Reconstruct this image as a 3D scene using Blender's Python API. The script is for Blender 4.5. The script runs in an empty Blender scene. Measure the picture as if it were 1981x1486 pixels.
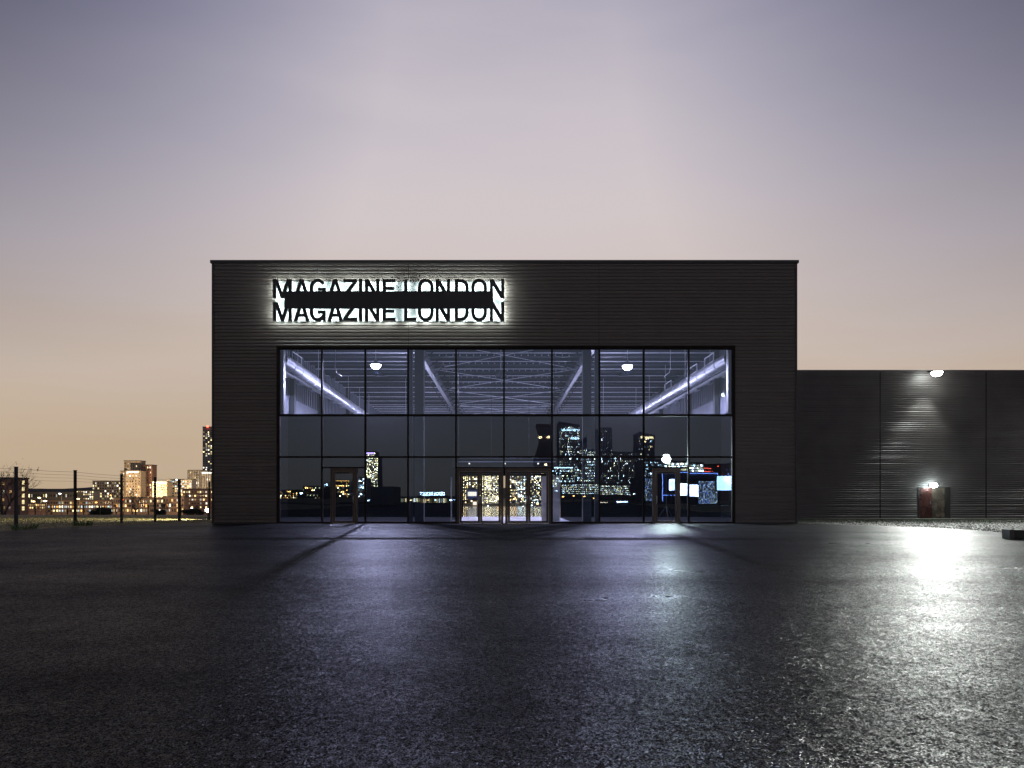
import bpy, bmesh, math, random
from mathutils import Vector, Matrix
random.seed(11)
R = math.radians
S = bpy.context.scene
COL = S.collection

# ------------------------------------------------------------------ camera
F = 1300.0                      # focal length in photo pixels (1981 wide)
CX, CY, CH, CD = 976.0, 958.0, 1.31, 31.0
cam_d = bpy.data.cameras.new('camera'); cam = bpy.data.objects.new('camera', cam_d); COL.objects.link(cam)
cam_d.sensor_width = 36.0; cam_d.lens = 36.0 * F / 1981.0
cam_d.shift_x = (990.5 - CX) / 1981.0; cam_d.shift_y = (CY - 743.0) / 1981.0
cam_d.clip_start = 0.05; cam_d.clip_end = 5000
cam.location = (0, -CD, CH); cam.rotation_euler = (R(90), 0, 0)
S.camera = cam

# ------------------------------------------------------------------ dusk sky
w = bpy.data.worlds.new('World'); S.world = w; w.use_nodes = True
nt = w.node_tree; nt.nodes.clear()
def N(t, typ, **kw):
    n = t.nodes.new(typ)
    for k, v in kw.items(): setattr(n, k, v)
    return n
def math_node(t, op, a, b=None, clamp=False):
    n = N(t, 'ShaderNodeMath', operation=op); n.use_clamp = clamp
    for i, v in enumerate((a, b)):
        if v is None: continue
        if isinstance(v, (int, float)): n.inputs[i].default_value = v
        else: t.links.new(v, n.inputs[i])
    return n.outputs[0]
tc = N(nt, 'ShaderNodeTexCoord'); sep = N(nt, 'ShaderNodeSeparateXYZ'); nt.links.new(tc.outputs['Generated'], sep.inputs[0])
dx, dy, dz = sep.outputs
mp = N(nt, 'ShaderNodeMapping'); mp.inputs['Scale'].default_value = (1.6, 1.6, 9); nt.links.new(tc.outputs['Generated'], mp.inputs[0])
cn = N(nt, 'ShaderNodeTexNoise'); cn.inputs['Scale'].default_value = 1.7; cn.inputs['Detail'].default_value = 5; cn.inputs['Roughness'].default_value = .5
nt.links.new(mp.outputs[0], cn.inputs['Vector'])
zz = math_node(nt, 'ADD', dz, math_node(nt, 'MULTIPLY', math_node(nt, 'SUBTRACT', cn.outputs['Fac'], .5), .125))
rp = N(nt, 'ShaderNodeValToRGB'); rp.color_ramp.interpolation = 'B_SPLINE'
stops = [(0.0, (.50, .375, .245)), (.07, (.55, .425, .30)), (.16, (.56, .455, .375)), (.25, (.60, .515, .475)), (.36, (.66, .585, .585)),
         (.47, (.60, .55, .59)), (.60, (.455, .425, .51)), (.80, (.25, .25, .34)), (1.0, (.14, .15, .22))]
while len(rp.color_ramp.elements) > 1: rp.color_ramp.elements.remove(rp.color_ramp.elements[-1])
rp.color_ramp.elements[0].position = 0; rp.color_ramp.elements[0].color = (*stops[0][1], 1)
for p, c in stops[1:]:
    e = rp.color_ramp.elements.new(p); e.color = (*c, 1)
nt.links.new(zz, rp.inputs[0])
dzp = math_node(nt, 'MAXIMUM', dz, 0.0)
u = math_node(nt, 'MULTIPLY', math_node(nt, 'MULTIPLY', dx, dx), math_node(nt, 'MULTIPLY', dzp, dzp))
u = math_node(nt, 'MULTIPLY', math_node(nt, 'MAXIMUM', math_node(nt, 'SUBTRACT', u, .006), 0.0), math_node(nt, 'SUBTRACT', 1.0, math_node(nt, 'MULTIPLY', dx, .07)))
fal = math_node(nt, 'MAXIMUM', math_node(nt, 'POWER', 2.71828, math_node(nt, 'MULTIPLY', u, -17.8)), .22)  # lens-like darkening toward the upper corners, built into the sky brightness
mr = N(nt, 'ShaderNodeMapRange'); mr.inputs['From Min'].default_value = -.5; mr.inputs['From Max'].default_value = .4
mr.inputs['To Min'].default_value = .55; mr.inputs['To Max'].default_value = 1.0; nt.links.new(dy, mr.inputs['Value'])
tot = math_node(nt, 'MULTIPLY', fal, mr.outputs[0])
hsv = N(nt, 'ShaderNodeMixRGB', blend_type='MULTIPLY'); hsv.inputs[0].default_value = 1
nt.links.new(rp.outputs[0], hsv.inputs[1])
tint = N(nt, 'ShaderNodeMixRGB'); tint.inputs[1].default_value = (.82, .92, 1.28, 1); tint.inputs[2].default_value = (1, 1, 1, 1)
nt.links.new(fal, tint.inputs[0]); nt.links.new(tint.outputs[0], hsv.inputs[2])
tb = N(nt, 'ShaderNodeMixRGB', blend_type='MULTIPLY'); tb.inputs[0].default_value = 1
bt = N(nt, 'ShaderNodeMixRGB'); bt.inputs[1].default_value = (.86, .95, 1.16, 1); bt.inputs[2].default_value = (1, 1, 1, 1)
m01 = N(nt, 'ShaderNodeMapRange'); m01.inputs['From Min'].default_value = -.5; m01.inputs['From Max'].default_value = .4; nt.links.new(dy, m01.inputs['Value'])
nt.links.new(m01.outputs[0], bt.inputs[0]); nt.links.new(hsv.outputs[0], tb.inputs[1]); nt.links.new(bt.outputs[0], tb.inputs[2])
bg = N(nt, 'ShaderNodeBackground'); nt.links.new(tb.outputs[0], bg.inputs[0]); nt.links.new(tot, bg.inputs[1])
wo = N(nt, 'ShaderNodeOutputWorld'); nt.links.new(bg.outputs[0], wo.inputs[0])

S.view_settings.view_transform = 'Standard'; S.view_settings.look = 'None'
S.view_settings.exposure = 0; S.view_settings.gamma = 1; S.view_settings.use_curve_mapping = False
S.render.engine = 'CYCLES'
cy = S.cycles
cy.use_denoising = True
try: cy.denoiser = 'OPENIMAGEDENOISE'; cy.denoising_input_passes = 'RGB_ALBEDO_NORMAL'; cy.denoising_prefilter = 'ACCURATE'
except Exception: pass
cy.max_bounces = 8; cy.diffuse_bounces = 3; cy.glossy_bounces = 4; cy.transparent_max_bounces = 24
cy.sample_clamp_indirect = 4; cy.caustics_reflective = True; cy.blur_glossy = .5
cy.use_adaptive_sampling = False

# ------------------------------------------------------------------ helpers
def P(px, py, d):               # photo pixel + distance from the camera -> a point in the place
    return Vector(((px - CX) * d / F, d - CD, CH + (CY - py) * d / F))
def PR(px, py, d):              # the same for what the glass mirrors: it stands behind the camera
    v = P(px, py, d); return Vector((v.x, -v.y, v.z))

class MB:
    def __init__(s): s.v = []; s.f = []; s.m = []
    def add(s, vs, fs, mi=0):
        o = len(s.v); s.v += [tuple(v) for v in vs]; s.f += [tuple(i + o for i in f) for f in fs]; s.m += [mi] * len(fs)
    def box(s, x0, x1, y0, y1, z0, z1, mi=0):
        s.add([(x0,y0,z0),(x1,y0,z0),(x1,y1,z0),(x0,y1,z0),(x0,y0,z1),(x1,y0,z1),(x1,y1,z1),(x0,y1,z1)],
              [(0,3,2,1),(4,5,6,7),(0,1,5,4),(1,2,6,5),(2,3,7,6),(3,0,4,7)], mi)
    def tube(s, pts, rad, n=8, mi=0, cap=True):
        pts = [Vector(p) for p in pts]
        if not isinstance(rad, (list, tuple)): rad = [rad] * len(pts)
        rings = []
        for i, p in enumerate(pts):
            t = (pts[min(i+1, len(pts)-1)] - pts[max(i-1, 0)]).normalized()
            a = t.orthogonal().normalized() if i == 0 else (pa - t * pa.dot(t)).normalized()
            pa = a; b = t.cross(a)
            rings.append([p + (a * math.cos(2*math.pi*k/n) + b * math.sin(2*math.pi*k/n)) * rad[i] for k in range(n)])
        vs = [v for r in rings for v in r]; fs = []
        for i in range(len(pts) - 1):
            for k in range(n): fs.append((i*n+k, i*n+(k+1)%n, (i+1)*n+(k+1)%n, (i+1)*n+k))
        if cap: fs += [tuple(range(n-1, -1, -1)), tuple(range((len(pts)-1)*n, len(pts)*n))]
        s.add(vs, fs, mi)
    def prism(s, poly, a0, a1, axis='y', mi=0):   # poly in the other two axes, extruded along axis
        n = len(poly)
        def mk(p, a): return (p[0], a, p[1]) if axis == 'y' else ((a, p[0], p[1]) if axis == 'x' else (p[0], p[1], a))
        vs = [mk(p, a0) for p in poly] + [mk(p, a1) for p in poly]
        fs = [tuple(range(n)), tuple(range(2*n-1, n-1, -1))] + [(i, n+i, n+(i+1)%n, (i+1)%n) for i in range(n)]
        s.add(vs, fs, mi)
    def lathe(s, prof, c, n=16, mi=0):            # prof [(r,z)]
        vs = []; fs = []
        for r, z in prof:
            for k in range(n): vs.append((c[0]+r*math.cos(2*math.pi*k/n), c[1]+r*math.sin(2*math.pi*k/n), c[2]+z))
        for i in range(len(prof)-1):
            for k in range(n): fs.append((i*n+k, i*n+(k+1)%n, (i+1)*n+(k+1)%n, (i+1)*n+k))
        s.add(vs, fs, mi)
    def mesh(s, name, mats, smooth=False):
        me = bpy.data.meshes.new(name); me.from_pydata(s.v, [], s.f)
        for m in (mats if isinstance(mats, (list, tuple)) else [mats]): me.materials.append(m)
        if len(me.materials) > 1: me.polygons.foreach_set('material_index', s.m)
        bm = bmesh.new(); bm.from_mesh(me); bmesh.ops.recalc_face_normals(bm, faces=bm.faces); bm.to_mesh(me); bm.free()
        if smooth: me.shade_smooth()
        me.update(); return me
    def build(s, name, mats, parent=None, smooth=False, **k):
        return link(name, s.mesh(name, mats, smooth), parent, **k)
def tag(o, label=None, cat=None, group=None, kind=None):
    for k, v in (('label', label), ('category', cat), ('group', group), ('kind', kind)):
        if v: o[k] = v
    return o
def link(name, me, parent=None, label=None, cat=None, group=None, kind=None, loc=None, rot=None, scale=None):
    o = bpy.data.objects.new(name, me); COL.objects.link(o)
    if parent: o.parent = parent
    if loc is not None: o.location = loc
    if rot is not None: o.rotation_euler = rot
    if scale is not None: o.scale = scale
    return tag(o, label, cat, group, kind)
def thing(name, label, cat, loc=(0,0,0), rz=0, group=None):
    return link(name, None, None, label, cat, group, loc=loc, rot=(0,0,rz))
def copy_tree(o, parent=None):
    c = o.copy(); COL.objects.link(c)
    if parent: c.parent = parent
    for ch in list(o.children): copy_tree(ch, c)
    return c

# ------------------------------------------------------------------ materials
def mat(name, col, rough=.5, metal=0.0, spec=.5, noise=None, bump=None):
    m = bpy.data.materials.new(name); m.use_nodes = True; t = m.node_tree; b = t.nodes['Principled BSDF']
    b.inputs['Base Color'].default_value = (*col, 1); b.inputs['Roughness'].default_value = rough
    b.inputs['Metallic'].default_value = metal; b.inputs['Specular IOR Level'].default_value = spec
    g = N(t, 'ShaderNodeNewGeometry')
    if noise:
        sc, amt = noise
        n = N(t, 'ShaderNodeTexNoise'); n.inputs['Scale'].default_value = sc; n.inputs['Detail'].default_value = 6
        t.links.new(g.outputs['Position'], n.inputs['Vector'])
        r = N(t, 'ShaderNodeValToRGB')
        r.color_ramp.elements[0].position = .3; r.color_ramp.elements[1].position = .7
        r.color_ramp.elements[0].color = (*[c*(1-amt) for c in col], 1); r.color_ramp.elements[1].color = (*[c*(1+amt) for c in col], 1)
        t.links.new(n.outputs['Fac'], r.inputs[0]); t.links.new(r.outputs[0], b.inputs['Base Color'])
        rr = N(t, 'ShaderNodeMapRange'); rr.inputs['To Min'].default_value = max(0, rough - .08); rr.inputs['To Max'].default_value = min(1, rough + .08)
        t.links.new(n.outputs['Fac'], rr.inputs['Value']); t.links.new(rr.outputs[0], b.inputs['Roughness'])
    if bump:
        sc, st, dist = bump
        n = N(t, 'ShaderNodeTexNoise'); n.inputs['Scale'].default_value = sc; n.inputs['Detail'].default_value = 3
        t.links.new(g.outputs['Position'], n.inputs['Vector'])
        k = N(t, 'ShaderNodeBump'); k.inputs['Strength'].default_value = st; k.inputs['Distance'].default_value = dist
        t.links.new(n.outputs['Fac'], k.inputs['Height']); t.links.new(k.outputs[0], b.inputs['Normal'])
    return m
def emit(name, col, st, sample=False):
    m = bpy.data.materials.new(name); m.use_nodes = True; t = m.node_tree; t.nodes.clear()
    e = N(t, 'ShaderNodeEmission'); e.inputs[0].default_value = (*col, 1); e.inputs[1].default_value = st
    o = N(t, 'ShaderNodeOutputMaterial'); t.links.new(e.outputs[0], o.inputs[0])
    if not sample:
        try: m.cycles.emission_sampling = 'NONE'
        except Exception: pass
    return m
def glass_mat(name, tintc, f0, wav):
    m = bpy.data.materials.new(name); m.use_nodes = True; t = m.node_tree; t.nodes.clear()
    g = N(t, 'ShaderNodeNewGeometry')
    d = N(t, 'ShaderNodeVectorMath', operation='DOT_PRODUCT'); t.links.new(g.outputs['Incoming'], d.inputs[0]); t.links.new(g.outputs['Normal'], d.inputs[1])
    c = math_node(t, 'SUBTRACT', 1.0, math_node(t, 'ABSOLUTE', d.outputs['Value']), True)
    fr = math_node(t, 'ADD', math_node(t, 'MULTIPLY', math_node(t, 'POWER', c, 5.0), 1 - f0), f0, True)
    tr = N(t, 'ShaderNodeBsdfTransparent'); tr.inputs[0].default_value = (*tintc, 1)
    gl = N(t, 'ShaderNodeBsdfGlossy'); gl.inputs['Roughness'].default_value = 0.0; gl.inputs['Color'].default_value = (.60, .77, 1, 1)
    n = N(t, 'ShaderNodeTexNoise'); n.inputs['Scale'].default_value = .55; n.inputs['Detail'].default_value = 1
    t.links.new(g.outputs['Position'], n.inputs['Vector'])
    k = N(t, 'ShaderNodeBump'); k.inputs['Strength'].default_value = 1; k.inputs['Distance'].default_value = wav
    t.links.new(n.outputs['Fac'], k.inputs['Height']); t.links.new(k.outputs[0], gl.inputs['Normal'])
    mx = N(t, 'ShaderNodeMixShader'); t.links.new(fr, mx.inputs[0]); t.links.new(tr.outputs[0], mx.inputs[1]); t.links.new(gl.outputs[0], mx.inputs[2])
    o = N(t, 'ShaderNodeOutputMaterial'); t.links.new(mx.outputs[0], o.inputs[0])
    return m

M = {}
M['clad'] = mat('black_cladding', (.098, .080, .069), .36, noise=(1.3, .08))
M['shed'] = mat('shed_cladding', (.088, .079, .076), .42, noise=(.9, .2))
M['trim'] = mat('dark_trim', (.016, .014, .013), .4, noise=(2, .2))
M['frame'] = mat('bronze_frame', (.024, .019, .016), .7, 0, .06, noise=(4, .2))
M['doorframe'] = mat('door_bronze', (.06, .045, .038), .32, .4, noise=(5, .2))
M['steel'] = mat('steel', (.55, .55, .57), .3, 1.0, noise=(8, .1))
M['galv'] = mat('galvanised', (.78, .79, .82), .5, .2, noise=(3, .12))
M['duct'] = mat('duct_metal', (.50, .51, .54), .42, .6, noise=(2.5, .1))
M['deck'] = mat('roof_deck', (.030, .036, .046), .55, noise=(.7, .2))
M['column'] = mat('column_paint', (.028, .030, .033), .5, noise=(1.5, .2))
M['rafter'] = mat('rafter_paint', (.17, .17, .19), .5, noise=(1.5, .15))
M['purlin_dark'] = mat('purlin_grey', (.05, .053, .065), .5, noise=(2, .15))
M['wall_in'] = mat('inner_wall', (.13, .135, .16), .55, noise=(.8, .25))
M['black'] = mat('black_paint', (.0022, .0022, .0026), .9, spec=.03, noise=(1, .2))
M['carpet'] = mat('black_carpet', (.006, .006, .007), .95, spec=.1, noise=(6, .3))
M['floor'] = mat('pale_floor', (.45, .45, .48), .25, noise=(1.2, .12))
M['floor_dark'] = mat('hall_floor', (.008, .008, .009), .10, spec=.8, noise=(.6, .3))
M['pale'] = mat('pale_timber', (.50, .45, .40), .5, noise=(3, .2))
M['sign'] = mat('sign_black', (.012, .012, .0125), .45, noise=(3, .15))
M['tray'] = mat('sign_tray', (.13, .135, .135), .5, noise=(2, .15))
M['led'] = emit('led_white', (.82, 1.0, 1.0), 72, True)
M['glass'] = glass_mat('facade_glass', (.80, .83, .87), .104, .0014)
M['door_glass'] = glass_mat('door_glass', (.93, .95, .97), .04, .0006)
M['clear'] = glass_mat('clear_glass', (.95, .96, .97), .03, .0004)
M['lamp_int'] = emit('lamp_lens', (.80, .84, 1.0), 90)
M['flood'] = emit('flood_lens', (.93, 1.0, .96), 60)
M['bulk'] = emit('bulkhead_lens', (.82, 1.0, 1.0), 60)
M['post'] = mat('fence_post', (.012, .013, .012), .5, noise=(4, .2))
M['wire'] = mat('fence_wire', (.08, .08, .075), .5, .5)
M['leaf'] = mat('leaf_dark', (.030, .038, .020), .7, noise=(3, .4))
M['leaf_green'] = mat('leaf_fresh', (.07, .12, .025), .6, noise=(6, .3))
M['bark'] = mat('bark', (.05, .042, .035), .8, noise=(6, .3))
M['drygrass'] = mat('dry_grass', (.30, .26, .11), .8, noise=(3, .4))
M['stone'] = mat('gravel_stone', (.060, .062, .046), .75, noise=(14, .45))
M['conc'] = mat('concrete', (.085, .088, .068), .75, noise=(5, .25), bump=(30, .3, .01))
M['brownblock'] = mat('brown_timber', (.13, .095, .075), .75, noise=(6, .25), bump=(30, .3, .01))

# ------------------------------------------------------------------ ground
def hy(y):
    if y < 0: return 0.0
    if y < 50: return -.02 * y
    return -1 - min(1, (y - 50) / 90) * 4
def ground_mat(name, c0, c1, scale, rough, bsc, bst):
    m = bpy.data.materials.new(name); m.use_nodes = True; t = m.node_tree; b = t.nodes['Principled BSDF']
    g = N(t, 'ShaderNodeNewGeometry')
    n = N(t, 'ShaderNodeTexNoise'); n.inputs['Scale'].default_value = scale; n.inputs['Detail'].default_value = 8; n.inputs['Roughness'].default_value = .65
    t.links.new(g.outputs['Position'], n.inputs['Vector'])
    r = N(t, 'ShaderNodeValToRGB'); r.color_ramp.elements[0].position = .32; r.color_ramp.elements[1].position = .68
    r.color_ramp.elements[0].color = (*c0, 1); r.color_ramp.elements[1].color = (*c1, 1)
    t.links.new(n.outputs['Fac'], r.inputs[0]); t.links.new(r.outputs[0], b.inputs['Base Color']); b.inputs['Roughness'].default_value = rough
    n2 = N(t, 'ShaderNodeTexNoise'); n2.inputs['Scale'].default_value = bsc; n2.inputs['Detail'].default_value = 4
    t.links.new(g.outputs['Position'], n2.inputs['Vector'])
    k = N(t, 'ShaderNodeBump'); k.inputs['Strength'].default_value = bst; k.inputs['Distance'].default_value = .04
    t.links.new(n2.outputs['Fac'], k.inputs['Height']); t.links.new(k.outputs[0], b.inputs['Normal'])
    return m
M['terrain'] = ground_mat('field_grass', (.13, .105, .05), (.30, .245, .11), .9, .9, 9, .8)
M['gravelbed'] = ground_mat('gravel_bed', (.022, .023, .016), (.055, .056, .040), 8, .8, 40, 1)

GLOSS = (.050, .122)
def asphalt_mat():
    m = bpy.data.materials.new('wet_asphalt'); m.use_nodes = True; t = m.node_tree; b = t.nodes['Principled BSDF']
    g = N(t, 'ShaderNodeNewGeometry'); pos = g.outputs['Position']
    def noise(scale, det=4, vec=pos, rough=.5):
        n = N(t, 'ShaderNodeTexNoise'); n.inputs['Scale'].default_value = scale; n.inputs['Detail'].default_value = det; n.inputs['Roughness'].default_value = rough
        t.links.new(vec, n.inputs['Vector']); return n.outputs['Fac']
    st = N(t, 'ShaderNodeMapping'); st.inputs['Scale'].default_value = (.22, .75, 1); st.inputs['Rotation'].default_value = (0, 0, R(14)); t.links.new(pos, st.inputs[0])
    patch = noise(.55, 6, st.outputs[0], .6)            # laid strips and drying patches
    blot = noise(1.7, 5)
    # aggregate: every stone chip of the surface is a small facet with its own tilt
    def chips(scale, amt, power):
        vo = N(t, 'ShaderNodeTexVoronoi'); vo.inputs['Scale'].default_value = scale; t.links.new(pos, vo.inputs['Vector'])
        c = N(t, 'ShaderNodeVectorMath', operation='SUBTRACT'); t.links.new(vo.outputs['Color'], c.inputs[0]); c.inputs[1].default_value = (.5, .5, .5)
        ln = N(t, 'ShaderNodeVectorMath', operation='MULTIPLY'); t.links.new(c.outputs[0], ln.inputs[0]); ln.inputs[1].default_value = (amt, amt, 0)
        sc = N(t, 'ShaderNodeVectorMath', operation='SCALE'); t.links.new(ln.outputs[0], sc.inputs[0])
        sp = N(t, 'ShaderNodeSeparateColor'); t.links.new(vo.outputs['Color'], sp.inputs[0]); t.links.new(math_node(t, 'ADD', math_node(t, 'POWER', sp.outputs[2], power), .30), sc.inputs['Scale'])
        return sc.outputs[0], sp.outputs[2], vo.outputs['Distance']
    v1, c1, d1 = chips(112, .66, 1.2); v2, c2, d2 = chips(240, .30, 1.0)
    v3, c3, d3 = chips(38, .20, 1.0); v4, c4, d4 = chips(9, .10, 1.0)
    r = N(t, 'ShaderNodeValToRGB'); r.color_ramp.elements[0].color = (.003, .0029, .003, 1); r.color_ramp.elements[1].color = (.017, .0158, .015, 1)
    mixv = math_node(t, 'ADD', math_node(t, 'MULTIPLY', c1, .6), math_node(t, 'MULTIPLY', patch, .4))
    t.links.new(mixv, r.inputs[0]); t.links.new(r.outputs[0], b.inputs['Base Color'])
    t.nodes.remove(b)
    di = N(t, 'ShaderNodeBsdfDiffuse'); t.links.new(r.outputs[0], di.inputs['Color'])
    gl = N(t, 'ShaderNodeBsdfAnisotropic'); gl.distribution = 'MULTI_GGX'
    mr = N(t, 'ShaderNodeMapRange'); mr.inputs['From Min'].default_value = .35; mr.inputs['From Max'].default_value = .65
    mr.inputs['To Min'].default_value = .27; mr.inputs['To Max'].default_value = .36
    pb = math_node(t, 'ADD', math_node(t, 'MULTIPLY', patch, .7), math_node(t, 'MULTIPLY', blot, .3))
    t.links.new(pb, mr.inputs['Value']); t.links.new(mr.outputs[0], gl.inputs['Roughness'])
    # wet patches shine more, the pores between the chips hide most of the gloss
    sl = N(t, 'ShaderNodeMapRange'); sl.inputs['From Min'].default_value = .36; sl.inputs['From Max'].default_value = .64; sl.inputs['To Min'].default_value = 1.35; sl.inputs['To Max'].default_value = .65
    t.links.new(pb, sl.inputs['Value'])
    pore = N(t, 'ShaderNodeMapRange'); pore.inputs['From Min'].default_value = .35; pore.inputs['From Max'].default_value = .75; pore.inputs['To Min'].default_value = 1; pore.inputs['To Max'].default_value = .1
    t.links.new(d1, pore.inputs['Value'])
    ci = N(t, 'ShaderNodeVectorMath', operation='DOT_PRODUCT'); t.links.new(g.outputs['Incoming'], ci.inputs[0]); ci.inputs[1].default_value = (0, 0, 1)
    om = math_node(t, 'SUBTRACT', 1.0, math_node(t, 'ABSOLUTE', ci.outputs['Value']), True)
    ff = math_node(t, 'ADD', math_node(t, 'MULTIPLY', math_node(t, 'POWER', om, 3.0), GLOSS[1]), GLOSS[0])
    cl = math_node(t, 'ADD', math_node(t, 'MULTIPLY', c3, .8), .6)
    fac = math_node(t, 'MULTIPLY', math_node(t, 'MULTIPLY', math_node(t, 'MULTIPLY', sl.outputs[0], cl), pore.outputs[0]), ff, True)
    k2 = N(t, 'ShaderNodeBump'); k2.inputs['Strength'].default_value = .45; k2.inputs['Distance'].default_value = .03
    t.links.new(math_node(t, 'ADD', blot, math_node(t, 'MULTIPLY', patch, 1.5)), k2.inputs['Height'])
    ad = N(t, 'ShaderNodeVectorMath', operation='ADD'); t.links.new(v1, ad.inputs[0]); t.links.new(v2, ad.inputs[1])
    for v in (v3, v4):
        a3 = N(t, 'ShaderNodeVectorMath', operation='ADD'); t.links.new(ad.outputs[0], a3.inputs[0]); t.links.new(v, a3.inputs[1]); ad = a3
    ad2 = N(t, 'ShaderNodeVectorMath', operation='ADD'); t.links.new(ad.outputs[0], ad2.inputs[0]); t.links.new(k2.outputs[0], ad2.inputs[1])
    no = N(t, 'ShaderNodeVectorMath', operation='NORMALIZE'); t.links.new(ad2.outputs[0], no.inputs[0])
    t.links.new(no.outputs[0], gl.inputs['Normal']); t.links.new(no.outputs[0], di.inputs['Normal'])
    mx = N(t, 'ShaderNodeMixShader'); t.links.new(fac, mx.inputs[0]); t.links.new(di.outputs[0], mx.inputs[1]); t.links.new(gl.outputs[0], mx.inputs[2])
    o = next(n for n in t.nodes if n.type == 'OUTPUT_MATERIAL'); t.links.new(mx.outputs[0], o.inputs[0])
    return m
M['asphalt'] = asphalt_mat()

xs = [-1500, -700, -300, -120, -60, -30, -15, 0, 15, 30, 60, 120, 300, 700, 1500]
ys = [-1500, -700, -300, -120, -60, -20, 0, 12, 25, 38, 50, 65, 80, 110, 140, 200, 350, 700, 1500]
mb = MB()
mb.add([(x, y, hy(y) - .06) for y in ys for x in xs],
       [(j*len(xs)+i, j*len(xs)+i+1, (j+1)*len(xs)+i+1, (j+1)*len(xs)+i) for j in range(len(ys)-1) for i in range(len(xs)-1)])
mb.build('ground', M['terrain'], kind='structure')
edge = [(-19.2,-70),(-19.0,-20),(-18.7,-9),(-18.4,-6.0),(-18.0,-3.6),(-17.2,-1.4),(-15.6,-.1),(-13.8,.5),(-13.5,.6),(13.5,.6),(13.7,.35),(14.8,-.6),(16.0,-2.0),(17.1,-3.9),(17.6,-6),
        (17.2,-8.4),(16.2,-10.2),(15.2,-11.5),(15.0,-13.5),(16,-20),(18,-70)]
fe = []
for i in range(len(edge)-1):
    a, b_ = Vector(edge[i]), Vector(edge[i+1]); k = max(1, int((b_-a).length / .5)) if i not in (0, 8, len(edge)-2) else 1
    for j in range(k):
        p = a.lerp(b_, j/k); q = random.uniform(-.05, .05) if k > 1 else 0
        fe.append((p.x + q, p.y + q))
fe.append(edge[-1])
mb = MB(); mb.prism(fe, -.10, 0.0, 'z')
mb.build('asphalt_forecourt', M['asphalt'], kind='structure')
# gravel bed on the right, with stones
mb = MB(); gx = [12.9, 16, 20, 30, 60, 90]; gy = [-24, -12, -4, 0, 4, 8, 12.9]
mb.add([(x, y, hy(y) - .03) for y in gy for x in gx], [(j*6+i, j*6+i+1, (j+1)*6+i+1, (j+1)*6+i) for j in range(6) for i in range(5)])
mb.build('gravel_bed', M['gravelbed'], kind='structure')
def inside(x, y):
    c = False; j = len(edge) - 1
    for i in range(len(edge)):
        if (edge[i][1] > y) != (edge[j][1] > y) and x < (edge[j][0]-edge[i][0])*(y-edge[i][1])/(edge[j][1]-edge[i][1]) + edge[i][0]: c = not c
        j = i
    return c
mb = MB(); cnt = 0
while cnt < 16000:
    y = random.uniform(-13.5, 12.3); x = random.uniform(13.7, 13.7 + 16 if y > -5 else 22)
    if inside(x, y): continue
    s = random.uniform(.012, .034); z = hy(y) - .03
    a = random.uniform(0, 6.28); ca, sa = math.cos(a) * s, math.sin(a) * s; h = s * random.uniform(.6, 1.3)
    mb.add([(x+ca, y+sa, z), (x-sa, y+ca, z), (x-ca, y-sa, z), (x+sa, y-ca, z), (x+ca*.2, y+sa*.3, z+h)], [(0,1,4),(1,2,4),(2,3,4),(3,0,4)]); cnt += 1
mb.build('gravel', M['stone'], kind='stuff')
# pale kerb-like concrete apron along the shed
mb = MB(); mb.box(13.6, 90, 12.0, 12.95, hy(12)-.2, hy(12)+.03)
mb.build('concrete_apron', M['conc'], kind='structure')
mb = MB(); cnt = 0
while cnt < 3000:
    y = random.uniform(3, 11.9); x = random.uniform(13.8, 42)
    if random.random() > .25 + .75 * max(0, math.sin(x * 1.9 + math.sin(y * 1.3) * 2)): continue
    h = random.uniform(.03, .13); z = hy(y) - .03; a = random.uniform(0, 6.28); wd = random.uniform(.008, .02)
    ux, uy = math.cos(a) * wd, math.sin(a) * wd; lx, ly = random.uniform(-.06, .06), random.uniform(-.06, .06)
    mb.add([(x-ux, y-uy, z), (x+ux, y+uy, z), (x+lx, y+ly, z+h)], [(0,1,2)]); cnt += 1
mb.build('weeds', M['leaf_green'], kind='stuff')
# grass verge on the left
mb = MB(); cnt = 0
while cnt < 15000:
    y = random.uniform(-9, 30); x = random.uniform(-30 - max(0, y) * .7, -14)
    if inside(x, y) or (y > 0 and x > -14): continue
    h = random.uniform(.03, .10); z = hy(y) - .06; a = random.uniform(0, 6.28); wd = random.uniform(.008, .018)
    ux, uy = math.cos(a) * wd, math.sin(a) * wd; lx, ly = random.uniform(-.06, .06), random.uniform(-.06, .06)
    mb.add([(x-ux, y-uy, z), (x+ux, y+uy, z), (x+lx, y+ly, z+h)], [(0,1,2)]); cnt += 1
mb.build('grass', M['drygrass'], kind='stuff')
def tuft(p, r, label):
    mb = MB()
    for _ in range(110):
        a = random.uniform(0, 6.28); q = r * math.sqrt(random.random()); x, y = math.cos(a)*q, math.sin(a)*q
        h = random.uniform(.10, .30); b2 = random.uniform(0, 6.28); wd = .014
        ux, uy = math.cos(b2)*wd, math.sin(b2)*wd; lx, ly = math.cos(a)*random.uniform(.02,.2), math.sin(a)*random.uniform(.02,.2)
        mb.add([(x-ux,y-uy,0),(x+ux,y+uy,0),(x+lx*.4,y+ly*.4,h*.6),(x+lx,y+ly,h)], [(0,1,2),(1,3,2)])
    o = mb.build('grass_tuft', M['leaf_green'], loc=p); tag(o, label, 'grass', 'green tufts on the verge')
tuft((-19.0, -4.4, -.06), .42, 'bright green grass tuft at the foot of the nearest fence post')
tuft((-18.9, -.9, -.06), .36, 'bright green grass tuft between the second and third fence posts')

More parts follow.
